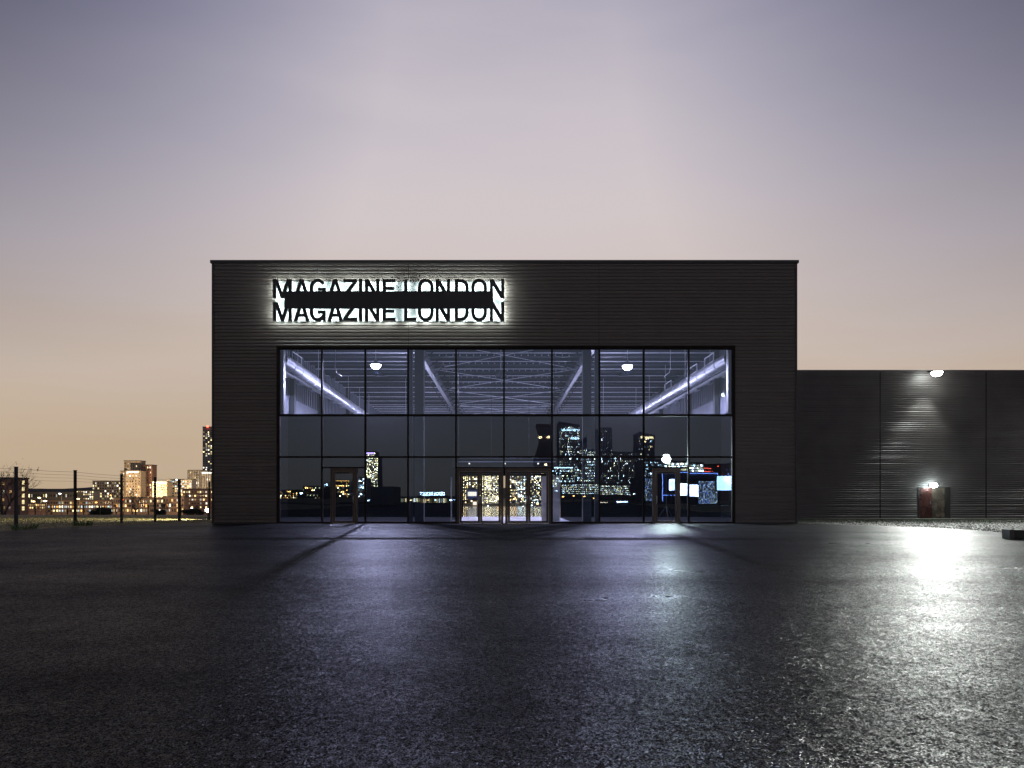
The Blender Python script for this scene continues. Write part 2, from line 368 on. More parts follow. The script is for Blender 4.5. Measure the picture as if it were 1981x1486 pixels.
# ------------------------------------------------------------------ ribbed sheets
def ribs(mb, x0, x1, z0, z1, per, depth, flip=1, thick=.10, jitter=.005, zref=0.0):
    """horizontal ribs running along x; front face at y=0, body behind it (+y*flip)"""
    prof = []; k = int(math.floor((z0 - zref) / per)) - 1
    while zref + k * per < z1:
        b = zref + k * per; rnd = random.Random(k * 7 + 3); j = rnd.uniform(-jitter, jitter); j2 = rnd.uniform(0, jitter)
        lip = rnd.choice((.0, .1, .22)) if per < .15 else rnd.choice((.0, .04, .10)); prof += [(b + .02*per, depth), (b + .17*per, depth), (b + .30*per, j2), (b + (.86 - lip)*per, max(0, j))]
        k += 1
    pr = [(z, d) for z, d in prof if z0 < z < z1]
    pr = [(z0, pr[0][1])] + pr + [(z1, pr[-1][1])]
    n = len(pr); vs = []; fs = []
    for x in (x0, x1):
        vs += [(x, d*flip, z) for z, d in pr] + [(x, thick*flip, z1), (x, thick*flip, z0)]
    t = n + 2
    for i in range(t): fs.append((i, (i+1) % t, t + (i+1) % t, t + i))
    fs += [tuple(range(t)), tuple(range(2*t-1, t-1, -1))]
    mb.add(vs, fs)

# ------------------------------------------------------------------ the event hall
HX0, HX1, HT, HY = -13.50, 13.50, 12.02, 45.5
WX0, WX1, WT = -10.45, 10.58, 8.12
hall = thing('event_hall', 'large black ribbed metal event hall with a wide glazed entrance front', 'building')
PER = .1625
def panel(x0, x1, z0, z1):
    mb = MB(); ribs(mb, x0, x1, z0, z1, PER, .034); return mb.build('cladding_panel', M['clad'], hall)
panel(HX0 + .1, WX0 - .06, .06, WT + .09); panel(WX1 + .06, HX1 - .1, .06, WT + .09)
sx = [HX0 + .1, (790 - CX)/42, (1159 - CX)/42, HX1 - .1]
for a, b in zip(sx[:-1], sx[1:]): panel(a + .012, b - .012, WT + .092, HT - .02)
for x in sx[1:-1]:
    mb = MB(); mb.box(x - .012, x + .012, .012, .09, WT + .095, HT - .02); mb.build('panel_joint', M['trim'], hall)
for sgn, x in ((1, HX0), (-1, HX1)):
    mb = MB(); mb.box(min(x, x + sgn*.1), max(x, x + sgn*.1), -.02, .12, .0, HT - .02); mb.build('corner_trim', M['trim'], hall)
    mb = MB(); ribs(mb, .12, HY, .0, HT - .02, PER, .034)
    me = mb.mesh('side_wall', M['clad'])
    me.transform(Matrix.Rotation(R(90) * -sgn, 4, 'Z'))
    if sgn == 1: me.transform(Matrix.Translation((x, HY + .12, 0)))
    else: me.transform(Matrix.Translation((x, 0, 0)))
    link('side_wall', me, hall)
mb = MB(); mb.box(HX0 - .06, HX1 + .06, -.06, .30, HT - .01, HT + .12); mb.box(HX0 - .06, HX0 + .25, .30, HY, HT - .01, HT + .12); mb.box(HX1 - .25, HX1 + .06, .30, HY, HT - .01, HT + .12)
mb.build('coping', M['trim'], hall)
mb = MB(); mb.box(WX0 - .058, WX1 + .058, -.035, .14, WT, WT + .088); mb.box(WX0 - .058, WX0, -.035, .14, 0, WT); mb.box(WX1, WX1 + .058, -.035, .14, 0, WT)
mb.build('window_surround', M['frame'], hall)
for a, b in ((HX0 + .1, WX0 - .06), (WX1 + .06, HX1 - .1)): mb = MB(); mb.box(a, b, .02, .1, 0, .06); mb.build('base_trim', M['trim'], hall)
mb = MB(); mb.box(HX0 + .15, HX1 - .15, .14, HY, 10.30, 10.42); mb.build('roof', M['deck'], hall)
# inner lining behind the cladding
mb = MB(); mb.box(HX0 + .12, WX0 - .07, .105, .2, 0, 10.3); mb.box(WX1 + .07, HX1 - .12, .105, .2, 0, 10.3); mb.box(WX0 - .07, WX1 + .07, .142, .2, WT + .1, 10.3)
mb.build('front_lining', M['black'], hall)

# curtain wall
cx = [(p - CX) / 42 for p in (541, 622, 706, 789, 882, 975, 1068, 1160, 1246, 1333, 1417)]
cx[0] = WX0; cx[-1] = WX1
def ez(py): return (1013 - py) / 42
T = [.10, ez(884), ez(803), ez(676)]
DH = ez(905)
MW = .039
for i, x in enumerate(cx):
    a, b = (x, x + .08) if i == 0 else ((x - .08, x) if i == len(cx)-1 else (x - MW, x + MW))
    z0 = 0.0
    if i == 5: z0 = DH + .001
    mb = MB(); mb.box(a, b, -.01, .13, z0, WT); mb.build('mullion', M['frame'], hall)
for z, hgt in ((T[1], .04), (T[2], .05)):
    for i in range(10):
        a = cx[i] + (.08 if i == 0 else MW); b = cx[i+1] - (.08 if i == 9 else MW)
        mb = MB(); mb.box(a, b, -.005, .12, z - hgt, z + hgt); mb.build('transom', M['frame'], hall)
for i in range(10):
    a = cx[i] + (.08 if i == 0 else MW); b = cx[i+1] - (.08 if i == 9 else MW)
    mb = MB(); mb.box(a, b, -.004, .12, WT - .09, WT - .001); mb.build('head_rail', M['frame'], hall)
    if i not in (4, 5):
        mb = MB(); mb.box(a, b, -.012, .12, 0, .09); mb.build('sill', M['frame'], hall)
def pane(x0, x1, z0, z1, tilt=True):
    hx, hz = (x1 - x0) / 2, (z1 - z0) / 2
    mb = MB(); mb.box(-hx, hx, -.006, .006, -hz, hz)
    o = mb.build('pane', M['glass'], hall, loc=((x0+x1)/2, .05, (z0+z1)/2))
    o.rotation_euler = (random.uniform(-.0012, .0012), 0, random.uniform(-.0015, .0015))
def bay(i): return cx[i] + (.08 if i == 0 else MW), cx[i+1] - (.08 if i == 9 else MW)
doorbay = {1: (ez(0),), 4: 0, 5: 0, 8: 0}
for i in range(10):
    a, b = bay(i)
    pane(a, b, T[1] + .04, T[2] - .05); pane(a, b, T[2] + .05, WT - .09)
    if i in (1, 4, 5, 8):
        pane(a, b, DH + .04, T[1] - .04)
        mb = MB(); mb.box(a, b, -.005, .12, DH - .02, DH + .04); mb.build('transom', M['frame'], hall)
    else: pane(a, b, .09, T[1] - .04)

def door(x0, x1, leaves, fm, glass=M['door_glass'], handle_side=1):
    zt = DH - .021
    root = link('entrance_door', None, hall, loc=((x0+x1)/2, 0, 0)); W = (x1 - x0) / 2
    mb = MB(); mb.box(-W, -W+.11, -.05, .13, 0, zt); mb.box(W-.11, W, -.05, .13, 0, zt); mb.box(-W+.11, W-.11, -.05, .13, zt-.14, zt)
    mb.build('door_frame', fm, root)
    mb = MB(); mb.box(-W+.11, W-.11, -.05, .13, 0, .025); mb.build('threshold', M['steel'], root)
    ed = [-W+.115 + (2*W-.23) * k / leaves for k in range(leaves+1)]
    for k in range(leaves):
        a, b = ed[k] + .004, ed[k+1] - .004; st = .10
        mb = MB(); mb.box(a, a+st, -.03, .04, .03, zt-.146); mb.box(b-st, b, -.03, .04, .03, zt-.146)
        mb.box(a+st, b-st, -.03, .04, .03, .12); mb.box(a+st, b-st, -.03, .04, zt-.25, zt-.146)
        mb.build('leaf', fm, root)
        mb = MB(); mb.box(a+st, b-st, 0, .012, .12, zt-.25); mb.build('pane', glass, root)
        hs = (b - .05) if (leaves == 2 and k == 0) or (leaves == 1 and handle_side == 1) else (a + .05)
        mb = MB(); z0, z1 = .93, 1.27
        mb.tube([(hs, -.03, z0), (hs, -.10, z0+.02), (hs, -.11, z0+.05), (hs, -.11, z1-.05), (hs, -.10, z1-.02), (hs, -.03, z1)], .014, 8)
        mb.build('handle', M['steel'], root, smooth=True)
        mb = MB(); mb.box(a+.12, b-.2, -.075, -.031, zt-.235, zt-.17); mb.build('door_closer', M['trim'], root)
    return root
X = lambda p: (p - CX) / 42
door(cx[4] + MW + .005, X(974.2) - .01, 2, M['doorframe']); door(X(976) + .035, cx[6] - MW - .005, 2, M['doorframe'])
def side_door(i, px0, px1):
    a, b = bay(i); d0, d1 = X(px0), X(px1)
    door(d0, d1, 1, M['doorframe'], M['glass'], 1 if i == 1 else 0)
    pane(a, d0 - .003, .09, DH - .02); pane(d1 + .003, b, .09, DH - .02)
side_door(1, 639, 691); side_door(8, 1263, 1316)

# roof structure seen through the upper row
ZC = 10.2
for k in range(34):
    y = .9 + k * 1.31
    mb = MB()
    if k % 2 == 1 or k > 24:
        mb.box(HX0+.3, HX1-.3, y, y+.05, ZC-.18, ZC+.05, 1); mb.box(HX0+.3, HX1-.3, y-.075, y+.05, ZC-.215, ZC-.182)
        mb.build('purlin', [M['galv'], M['purlin_dark']], hall)
    else:
        mb.box(HX0+.3, HX1-.3, y, y+.06, ZC-.16, ZC+.05); mb.box(HX0+.3, HX1-.3, y-.05, y-.002, ZC-.16, ZC-.14)
        mb.build('purlin', M['purlin_dark'], hall)
mb = MB()
for k in range(10):
    y = .9 + 2 * k * 1.31 - .012
    for j in range(20):
        x = -4.1 + j * .43
        mb.box(x - .03, x + .03, y - .02, y, ZC - .10, ZC - .04)
mb.build('purlin_bolts', M['galv'], hall, kind='stuff')
for sx_ in (-4.9, 4.9):
    mb = MB(); mb.box(sx_-.14, sx_+.14, .3, 44.8, 9.38, 9.42); mb.box(sx_-.02, sx_+.02, .3, 44.8, 9.42, 9.98); mb.box(sx_-.14, sx_+.14, .3, 44.8, 9.96, 9.99)
    mb.build('rafter', M['rafter'], hall)
    mb = MB()
    for k in range(14):
        y = 3.5 + k * 2.62
        for q in (-1, 1): mb.tube([(sx_ + q*.15, y, 9.40), (sx_ + q*.95, y, 9.98)], .03, 5)
    mb.build('fly_braces', M['trim'], hall, kind='stuff')
    for k in range(4):
        y = 6 + k * 9
        mb = MB(); mb.tube([(sx_, y, 9.93), (0, y + 4.5, 9.95), (-sx_, y + 9, 9.93)], .022, 5); mb.build('roof_brace', M['galv'], hall)
# columns just behind the glass
for s, pa, pb, pc, pd in ((-1, 803, 820.5, 791, 799), (1, 1127, 1143, 1149.5, 1158)):
    xa, xb, xc, xd = [(p - CX) * 32.2 / F for p in (pa, pb, pc, pd)]
    mb = MB(); mb.box(xa, xb, 1.0, 1.45, 0, 10.25); mb.box(xc, xd, 1.0, 1.2, 0, 10.25)
    mb.build('column', M['column'], hall)
for x in (WX0 + .04, WX1 - .19):
    mb = MB(); mb.box(x, x + .15, .21, .5, 5.15, 9.9); mb.build('jamb_post', M['column'], hall)
# inner side walls: ribbed sheet above, plain liner below
for s in (-1, 1):
    x = s * 13.05
    mb = MB(); mb.box(min(x, x+s*.15), max(x, x+s*.15), .25, 44.8, 0, 10.2); 
    mb.build('inner_wall', M['wall_in'], hall)
    mb = MB()
    for k in range(90):
        y = 4 + k * .42; mb.box(min(x-s*.06, x-s*.003), max(x-s*.06, x-s*.003), y, y + .2, 7.2, 10.1)
    mb.build('wall_ribs', M['wall_in'], hall, kind='stuff')
    mb = MB()
    for y in (9.6, 16, 24): mb.box(min(x-s*.35, x-s*.063), max(x-s*.35, x-s*.063), y, y + .4, 0, 10.1)
    mb.build('wall_column', M['column'], hall)
# black partition between the lobby and the hall
PY = 9.0; PZ = CH + (40.0) * 155 / F
ox0, ox1, oz = -2.46, 3.35, 2.46
mb = MB(); mb.box(-12.9, ox0, PY, PY+.2, 0, PZ); mb.box(ox1, 12.9, PY, PY+.2, 0, PZ); mb.box(ox0, ox1, PY, PY+.2, oz, PZ)
mb.build('partition_wall', M['black'], hall)
for x in (-12.98, 12.90): mb = MB(); mb.box(x, x+.08, .25, PY-.002, .013, PZ); mb.build('side_shade_sheet', M['black'], hall)  # black sheets added to keep the lamplit lower side walls dark
mb = MB(); mb.box(HX0+.15, ox0-.12, .14, PY, -.05, .012); mb.box(ox1-.1, HX1-.15, .14, PY, -.05, .012); mb.build('lobby_carpet', M['carpet'], hall)
mb = MB(); mb.box(ox0-.118, ox1-.102, .14, PY+.6, -.05, .012); mb.build('lobby_floor', M['floor'], hall)
mb = MB(); mb.box(HX0+.15, HX1-.15, PY+.61, HY, -.06, .008); mb.build('hall_floor', M['floor_dark'], hall)
# rear wall with wide glazed opening to the river
mb = MB(); mb.box(HX0+.1, -8, HY-.3, HY, -.9, HT-.05); mb.box(9, HX1-.1, HY-.3, HY, -.9, HT-.05); mb.box(-8, 9, HY-.3, HY, 4.6, HT-.05)
mb.build('rear_wall', M['black'], hall)
for k in range(7):
    x = -8 + k * 17 / 6
    mb = MB(); mb.box(x-.06, x+.06, HY-.25, HY-.1, 0, 4.6); mb.build('mullion', M['column'], hall)
for k in range(6):
    x = -8 + k * 17 / 6
    mb = MB(); mb.box(x+.062, x+17/6-.062, HY-.19, HY-.17, 0, 4.6); mb.build('pane', M['clear'], hall)

# ------------------------------------------------------------------ lights in the hall
def point(name, parent, loc, power, col, rad=.15):
    l = bpy.data.lights.new(name, 'POINT'); l.energy = power; l.color = col; l.shadow_soft_size = rad
    o = bpy.data.objects.new(name, l); COL.objects.link(o); o.parent = parent; o.location = loc; return o
def spot(name, parent, loc, aim, power, col, ang, blend=.5, rad=.15):
    l = bpy.data.lights.new(name, 'SPOT'); l.energy = power; l.color = col; l.spot_size = R(ang); l.spot_blend = blend; l.shadow_soft_size = rad
    o = bpy.data.objects.new(name, l); COL.objects.link(o); o.parent = parent; o.location = loc
    o.rotation_euler = (Vector(aim) - Vector(loc)).to_track_quat('-Z', 'Y').to_euler(); return o
LAV = (.68, .66, 1.0)
def high_bay(loc, label, lit=True, power=2500):
    t = thing('high_bay_lamp', label, 'lamp', loc, 0, 'high bay lamps under the hall roof')
    mb = MB(); mb.lathe([(.06,.34),(.07,.2),(.12,.16),(.30,.06),(.34,0),(.31,-.01),(.26,.04),(.0,.10)], (0,0,0), 20); mb.build('shade', M['duct'] if lit else M['rafter'], t, smooth=True)
    mb = MB(); mb.tube([(0,0,.34),(0,0,10.2-loc[2])], .014, 6); mb.build('suspension_rod', M['galv'], t)
    if lit:
        mb = MB(); mb.lathe([(0.0,-.24),(.16,-.21),(.26,-.10),(.28,.0),(.0,.0)], (0,0,0), 20); mb.build('lens', M['lamp_int'], t, smooth=True)
        if loc[2] > 7: spot('lamp_glow', t, (0,0,-.32), (0,0,-5), power * 3.7, LAV, 172, .25, .06)
        point('lamp_spill', t, (0,0,-.38), power * (.22 if loc[2] > 7 else .55), LAV, .16)
    return t
high_bay(P(727, 706, 38.5), 'lit high bay lamp glowing white behind the third upper pane from the left', True, 2600)
high_bay(P(1214, 708, 38.5), 'lit high bay lamp glowing white behind the eighth upper pane, right of the right column', True, 2600)
for px, py, d, lab in ((735, 728, 48, 'unlit pale bell lamp hanging just under the glowing lamp on the left'),
                       (649, 728, 36, 'unlit dark bell lamp behind the second upper pane from the left'),
                       (1206, 728, 48, 'unlit pale bell lamp hanging just under the glowing lamp on the right'),
                       (1297, 728, 36, 'unlit dark bell lamp behind the ninth upper pane, near the right duct'),
                       (969, 727, 38, 'unlit dark bell lamp in the middle of the upper glazing')):
    high_bay(P(px, py, d), lab, False)
# lamps further down the hall, below the top line of the partition
for i, (x, y) in enumerate(((-7.5, 20), (7.5, 20), (-7.5, 32), (7.5, 32))):
    high_bay((x, y, 5.6), ('lit hall lamp behind the black partition, %s' % ('near left','near right','far left','far right')[i]), True, 4000)

def duct(px0, py0, px1, py1, z, label, boxes, s):
    d0 = (z - CH) * F / (CY - py0); d1 = (z - CH) * F / (CY - py1)
    a, b = P(px0, py0, d0), P(px1, py1, d1); a.y = max(a.y, .75)
    b2 = a + (b - a) * 1.25
    t = thing('air_duct', label, 'duct', a, 0, 'round air ducts along the hall walls')
    v = b2 - a; n = int(v.length / 1.5); u_ = v.normalized()
    for k in range(n):
        p, q = u_ * (v.length * k / n), u_ * (v.length * (k + 1) / n - .03)
        mb = MB(); mb.tube([p, q], .325, 24, cap=False)
        mb.build('duct_section', M['duct'], t, smooth=False).data.shade_smooth()
        mb = MB(); mb.tube([q - u_*.03, q + u_*.04], .345, 24); mb.build('duct_collar', M['galv'], t)
        if k % 3 == 1: mb = MB(); mb.tube([q + Vector((0,0,.33)), Vector((q.x, q.y, 10.25 - a.z))], .012, 5); mb.build('hanger', M['galv'], t)
    for (px, py, sz) in boxes:                       # rectangular diffuser hoops standing on the duct
        zc = z + .55; d = (zc - CH) * F / (CY - py); c = P(px, py, d) - a; c.x = (u_ * (c.y / u_.y)).x + s * -.02; L = sz; h = .42
        mb = MB()
        y0, y1, z0, z1 = c.y - L/2, c.y + L/2, c.z - h/2 + .06, c.z + h/2 + .06
        for A, B in (((y0,z0),(y1,z0)), ((y1,z0),(y1,z1)), ((y1,z1),(y0,z1)), ((y0,z1),(y0,z0))):
            mb.tube([(c.x, A[0], A[1]), (c.x, B[0], B[1])], .028, 6)
        mb.build('diffuser_hoop', M['galv'], t)
    return t
duct(544, 694.5, 693, 796, 8.0, 'silver round air duct along the left wall of the hall', ((573, 696, 1.6),), 1)
duct(1413, 693.6, 1246.8, 790, 8.0, 'silver round air duct along the right wall of the hall', ((1380, 698, 1.6), (1351, 718, 1.7), (1309, 748, 1.7)), -1)
for s, lab in ((-1, 'bright metal cable tray under the left duct on the wall'), (1, 'bright metal cable tray on the right wall under the duct')):
    t = thing('cable_tray', lab, 'cable tray', (s*12.75, 6.5, 8.35), 0, 'cable trays on the side walls')
    mb = MB(); mb.box(-.12, .12, 0, 26, 0, .03); mb.box(-.12, -.10, 0, 26, .031, .12); mb.box(.10, .12, 0, 26, .031, .12); mb.build('tray', M['galv'], t)
    for k in range(9): mb = MB(); mb.box(-.125, .125, 1 + k*2.8, 1.9 + k*2.8, -.14, -.002); mb.build('fitting', M['duct'], t)
# small wall lamp on the right inner wall
t = thing('wall_lamp', 'small greenish white lamp on the right inner wall behind the last upper pane', 'lamp', P(1400, 764, 40) + Vector((-.02, 0, 0)))
mb = MB(); mb.lathe([(0,-.09),(.08,-.06),(.10,0),(.08,.06),(0,.09)], (0,0,0), 12); mb.build('lens', emit('wall_lens', (.85, 1, .93), 25), t, smooth=True)
mb = MB(); mb.box(.09, .16, -.08, .08, -.1, .1); mb.box(.16, .75, .02, .06, -.02, .02); mb.build('backplate', M['trim'], t)
# lamp added inside the lobby in place of a floodlight mirrored in the glass
t = thing('mirrored_flood_standin', 'added tripod floodlight standing in for one mirrored above the right side door', 'floodlight', P(1289, 1011, 34.5))
t.location.z = .012
zl = CH + (CY - 888) * 34.5 / F
mb = MB(); mb.tube([(0,0,.5),(0,0,zl-.22)], .022, 8); mb.build('mast', M['trim'], t)
for k in range(3):
    a = k * 2.094 + .5; mb = MB(); mb.tube([(0,0,.75),(math.cos(a)*.5, math.sin(a)*.5, .015)], .015, 6); mb.build('leg', M['trim'], t)
mb = MB(); mb.box(-.24, .24, .0, .12, zl-.22, zl+.22); mb.build('housing', M['trim'], t)
mb = MB(); mb.lathe([(0,0),(.125,0)], (0,0,0), 20); me = mb.mesh('lens', emit('tripod_lens', (.88, 1, .95), 45)); me.transform(Matrix.Translation((0,-.03,zl)) @ Matrix.Rotation(R(90), 4, 'X'))
mb = MB(); mb.lathe([(.0,-.09),(.15,-.07),(.22,.0),(.22,.03)], (0,0,0), 20); me = mb.mesh('lens', emit('tripod_lens', (.88, 1, .95), 45), True); me.transform(Matrix.Translation((0,-.032,zl)) @ Matrix.Rotation(R(-90), 4, 'X'))
link('lens', me, t)
spot('lamp_glow', t, (0, -.25, zl), (0, -14, 0), 3200, (.82, 1, .93), 110, .7, .12)

# things standing in the lobby
mb = MB(); a, b = P(1048, 1008, 33.8), P(1083.5, 921, 33.8)
t = thing('screen_panel', 'pale timber panel standing just inside the right entrance doors', 'panel', ((a.x+b.x)/2, a.y, .012))
mb.box(-(b.x-a.x)/2, (b.x-a.x)/2, 0, .12, 0, 2.25); mb.build('board', M['pale'], t)
mb = MB(); mb.box(-(b.x-a.x)/2-.03, (b.x-a.x)/2+.03, -.05, .17, 2.251, 2.29); mb.build('top_cap', M['trim'], t)
t = thing('glass_screen', 'slim glass screen with a bright pale edge left of the entrance doors', 'screen', (P(873, 1008, 33.4).x, 2.4, .012))
mb = MB(); mb.box(-.03, .03, -.03, .03, 0, 2.2); mb.build('edge_post', M['pale'], t)
mb = MB(); mb.box(-.032, .45, -.12, .12, .0, .05); mb.build('foot', M['pale'], t)
mb = MB(); mb.box(.034, .9, -.006, .006, .06, 2.15); mb.build('pane', M['clear'], t)
t = thing('ceiling_beam', 'dark overhead beam with two pale rails and downlights above the doors', 'beam', (0, 2.6, 0))
zb = lambda py: CH + (CY - py) * 33.6 / F
mb = MB(); mb.box(-2.6, 2.9, 0, .3, zb(903), zb(883)); mb.build('beam', M['column'], t)
for py in (886, 893.5):
    mb = MB(); mb.box(-2.3, 2.55, -.04, -.002, zb(py)-.02, zb(py)+.02); mb.build('rail', M['galv'], t)
for px in (908, 977, 1041):
    x = (px - CX) * 33.6 / F; mb = MB(); mb.box(x-.035, x+.035, -.07, -.002, zb(897)-.03, zb(897)+.03); mb.build('downlight', emit('downlight', (1, .95, .85), 2.5), t)
mb = MB(); mb.box(-2.55, -2.45, .05, .15, 9.5, 9.6); mb.tube([(-2.3, .15, zb(883)), (-2.3, .15, 10.25)], .02, 6); mb.tube([(2.5, .15, zb(883)), (2.5, .15, 10.25)], .02, 6); mb.build('hanger', M['trim'], t)
t = thing('lobby_light', 'lobby strip light fixed to the inner face of the beam', 'lamp', (0.3, 4.6, 3.0))
mb = MB(); mb.box(-1.2, 1.2, -.08, .08, 0, .06); mb.tube([(-1, 0, .06), (-1, 0, 7.2)], .01, 5); mb.tube([(1, 0, .06), (1, 0, 7.2)], .01, 5); mb.build('housing', M['trim'], t)
mb = MB(); mb.box(-1.15, 1.15, -.06, .06, -.02, -.002); mb.build('tube_light', emit('lobby_tube', (.86, .88, 1), 6, True), t)

# ------------------------------------------------------------------ halo sign
def ell(cx_, cy_, a, b, t0, t1, n, p=2.25):
    out = []
    for k in range(n + 1):
        q = R(t0 + (t1 - t0) * k / n); c, s = math.cos(q), math.sin(q)
        out.append((cx_ + a * math.copysign(abs(c) ** (2/p), c), cy_ + b * math.copysign(abs(s) ** (2/p), s)))
    return out
G = {}
G['M'] = [[(0,0),(0,36),(9,36),(18,10.5),(27,36),(36,36),(36,0),(29.8,0),(29.8,25),(20.9,0),(15.1,0),(6.2,25),(6.2,0)]]
G['A'] = [[(0,0),(11.4,36),(18.6,36),(30,0),(23.2,0),(20.7,8),(9.3,8),(6.8,0)], [(11.1,13.4),(18.9,13.4),(15,27.5)]]
G['G'] = [ell(15.2,18,15.2,18.6,33,300,30) + [(25,4.5),(25.6,0),(30.4,0),(30.4,19.4),(16,19.4),(16,14.2),(24.2,14.2),(23.8,11.8)] + ell(15.2,18,8.9,12.9,318,33,24)]
G['Z'] = [[(0,0),(0,5.6),(18.4,30.3),(.8,30.3),(.8,36),(26.4,36),(26.4,30.6),(8.2,5.7),(27,5.7),(27,0)]]
G['I'] = [[(0,0),(0,36),(6.2,36),(6.2,0)]]
G['N'] = [[(0,0),(0,36),(7.1,36),(21.6,12.2),(21.6,36),(27.7,36),(27.7,0),(20.7,0),(6.1,24),(6.1,0)]]
G['E'] = [[(0,0),(0,36),(24,36),(24,30.4),(6.3,30.4),(6.3,21.2),(22,21.2),(22,15.8),(6.3,15.8),(6.3,5.7),(24.5,5.7),(24.5,0)]]
G['L'] = [[(0,0),(0,36),(6.3,36),(6.3,5.7),(23.2,5.7),(23.2,0)]]
G['O'] = [ell(15.3,18,15.3,18.6,0,348.75,31), ell(15.3,18,9.0,12.9,0,345,23)]
G['D'] = [[(0,0)] + ell(11.5,18,15.3,18,-90,90,18) + [(0,36)], [(6.3,5.7)] + ell(11,18,9.5,12.3,-90,90,14) + [(6.3,30.3)]]
LX = [('M',531.2),('A',571.2),('G',602),('A',635.8),('Z',666.2),('I',696.5),('N',708),('E',742),('L',783.2),('O',809.5),('N',843.8),('D',880.6),('O',911.9),('N',947.8)]
def glyph(ch, name, m, depth, off=0.0):
    cu = bpy.data.curves.new('glyph', 'CURVE'); cu.dimensions = '2D'; cu.fill_mode = 'BOTH'; cu.extrude = depth / 2; cu.offset = off
    for pl in G[ch]:
        sp = cu.splines.new('POLY'); sp.points.add(len(pl) - 1); sp.use_cyclic_u = True
        for q, (x, y) in zip(sp.points, pl): q.co = (x / 42, y / 42, 0, 1)
    o = bpy.data.objects.new('glyph', cu); COL.objects.link(o); dg = bpy.context.evaluated_depsgraph_get(); dg.update()
    me = bpy.data.meshes.new_from_object(o.evaluated_get(dg)); me.name = name
    bpy.data.objects.remove(o); me.materials.clear(); me.materials.append(m); me.transform(Matrix.Rotation(R(90), 4, 'X'))
    return me
GM = {c: (glyph(c, 'letter', M['sign'], .11, .004), glyph(c, 'led_panel', M['led'], .012, -.022)) for c in G}
zs = lambda py: (1013 - py) / 42
sign = thing('letter_sign', 'black sign of two stacked letter rows with white halo light and a black bar across', 'sign', (0, 0, 0))
sc_ = 31 / 30.75                 # it stands a little in front of the wall
for zr in (579.4, 623.2):
    for ch, px in LX:
        x = X(px); o = link('letter', GM[ch][0], sign, loc=(x, -.245, zs(zr)))
        link('led_panel', GM[ch][1], o, loc=(0, .068, 0))
mb = MB(); mb.box(X(554), X(954.3), -.345, -.303, zs(600.7), zs(567)); mb.build('bar', M['sign'], sign)
mb = MB(); mb.box(X(533), X(974), -.062, -.035, zs(622), zs(545)); mb.build('backing_tray', M['tray'], sign)
mb = MB()
for px in (545, 650, 790, 880, 960):
    for py in (561, 605): mb.tube([(X(px), -.186, zs(py)), (X(px), -.064, zs(py))], .012, 6)
mb.build('standoffs', M['steel'], sign, kind='stuff')

# ------------------------------------------------------------------ the long low shed on the right
SY = 13.0; SB = hy(SY) + .03; ST = CH + (CY - 716) * 44 / F
shed = thing('warehouse', 'long low dark ribbed metal shed with a floodlight at its eaves', 'building', (0, 0, 0))
seam = [HX1 + .05, P(1703, 0, 44).x, P(1908, 0, 44).x, 38.6, 46, 54, 62, 70]
for a, b in zip(seam[:-1], seam[1:]):
    d0, d1 = P(1776, 0, 44).x - .02, P(1838, 0, 44).x + .02; dt = CH + (CY - 943.5) * 44 / F
    mb = MB()
    if a < d0 < b:
        ribs(mb, a + .05, d0, SB, ST - .12, .1215, .04, zref=SB); ribs(mb, d1, b - .05, SB, ST - .12, .1215, .04, zref=SB)
        ribs(mb, d0 + .001, d1 - .001, dt + .03, ST - .12, .1215, .04, zref=SB)
    else: ribs(mb, a + .05, b - .05, SB, ST - .12, .1215, .04, zref=SB)
    me = mb.mesh('cladding_panel', M['shed']); me.transform(Matrix.Translation((0, SY, 0))); link('cladding_panel', me, shed)
for x in seam[1:-1]:
    mb = MB(); mb.box(x - .048, x + .048, SY + .015, SY + .11, SB, ST - .12); mb.build('panel_joint', M['trim'], shed)
mb = MB(); mb.box(HX1 + .05, 70, SY - .05, SY + .4, ST - .118, ST); mb.build('coping', M['shed'], shed)
mb = MB(); mb.box(HX1 + .05, 70, SY + .12, SY + 30, SB, ST - .3); mb.build('wall_core', M['trim'], shed)
d0, d1 = P(1776, 0, 44).x, P(1838, 0, 44).x; lx = [P(p, 0, 44).x for p in (1778.3, 1803.5, 1828)]
dr = link('double_door', None, shed, loc=(0, SY, 0))
mb = MB(); mb.box(d0, lx[0]-.003, -.03, .1, SB, dt); mb.box(lx[2]+.003, d1, -.03, .1, SB, dt); mb.box(d0, d1, -.03, .1, dt + .001, dt + .03); mb.build('door_frame', M['trim'], dr)
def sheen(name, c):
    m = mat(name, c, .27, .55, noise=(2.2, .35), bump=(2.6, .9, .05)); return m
for k, (m, lab) in enumerate(((sheen('red_reflection_leaf', (.060, .024, .021)), 'left door leaf with a painted red reflection'), (sheen('tan_reflection_leaf', (.10, .082, .064)), 'right door leaf with painted tan reflected light'))):  # red and tan reflections are painted into the leaf colours
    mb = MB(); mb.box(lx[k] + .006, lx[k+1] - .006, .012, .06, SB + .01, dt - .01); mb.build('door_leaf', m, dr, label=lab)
mb = MB(); mb.box(lx[1] - .14, lx[1] - .10, -.03, .011, SB + .95, SB + 1.15); mb.build('handle', M['steel'], dr)
# bulkhead lamp over the door
p = P(1807, 939, 43.7); t = thing('bulkhead_lamp', 'small bright white bulkhead lamp fixed above the shed door', 'lamp', (p.x, SY - .02, p.z))
mb = MB(); mb.box(-.18, .18, -.06, .0, -.09, .09); mb.build('backplate', M['trim'], t)
mb = MB(); mb.lathe([(0,-.17),(.17,-.11),(.23,0),(.17,.11),(0,.17)], (0,-.24,0), 16); mb.build('lens', M['bulk'], t, smooth=True)
point('lamp_glow', t, (0, -.55, -.12), 60, (.84, 1, 1), .1)
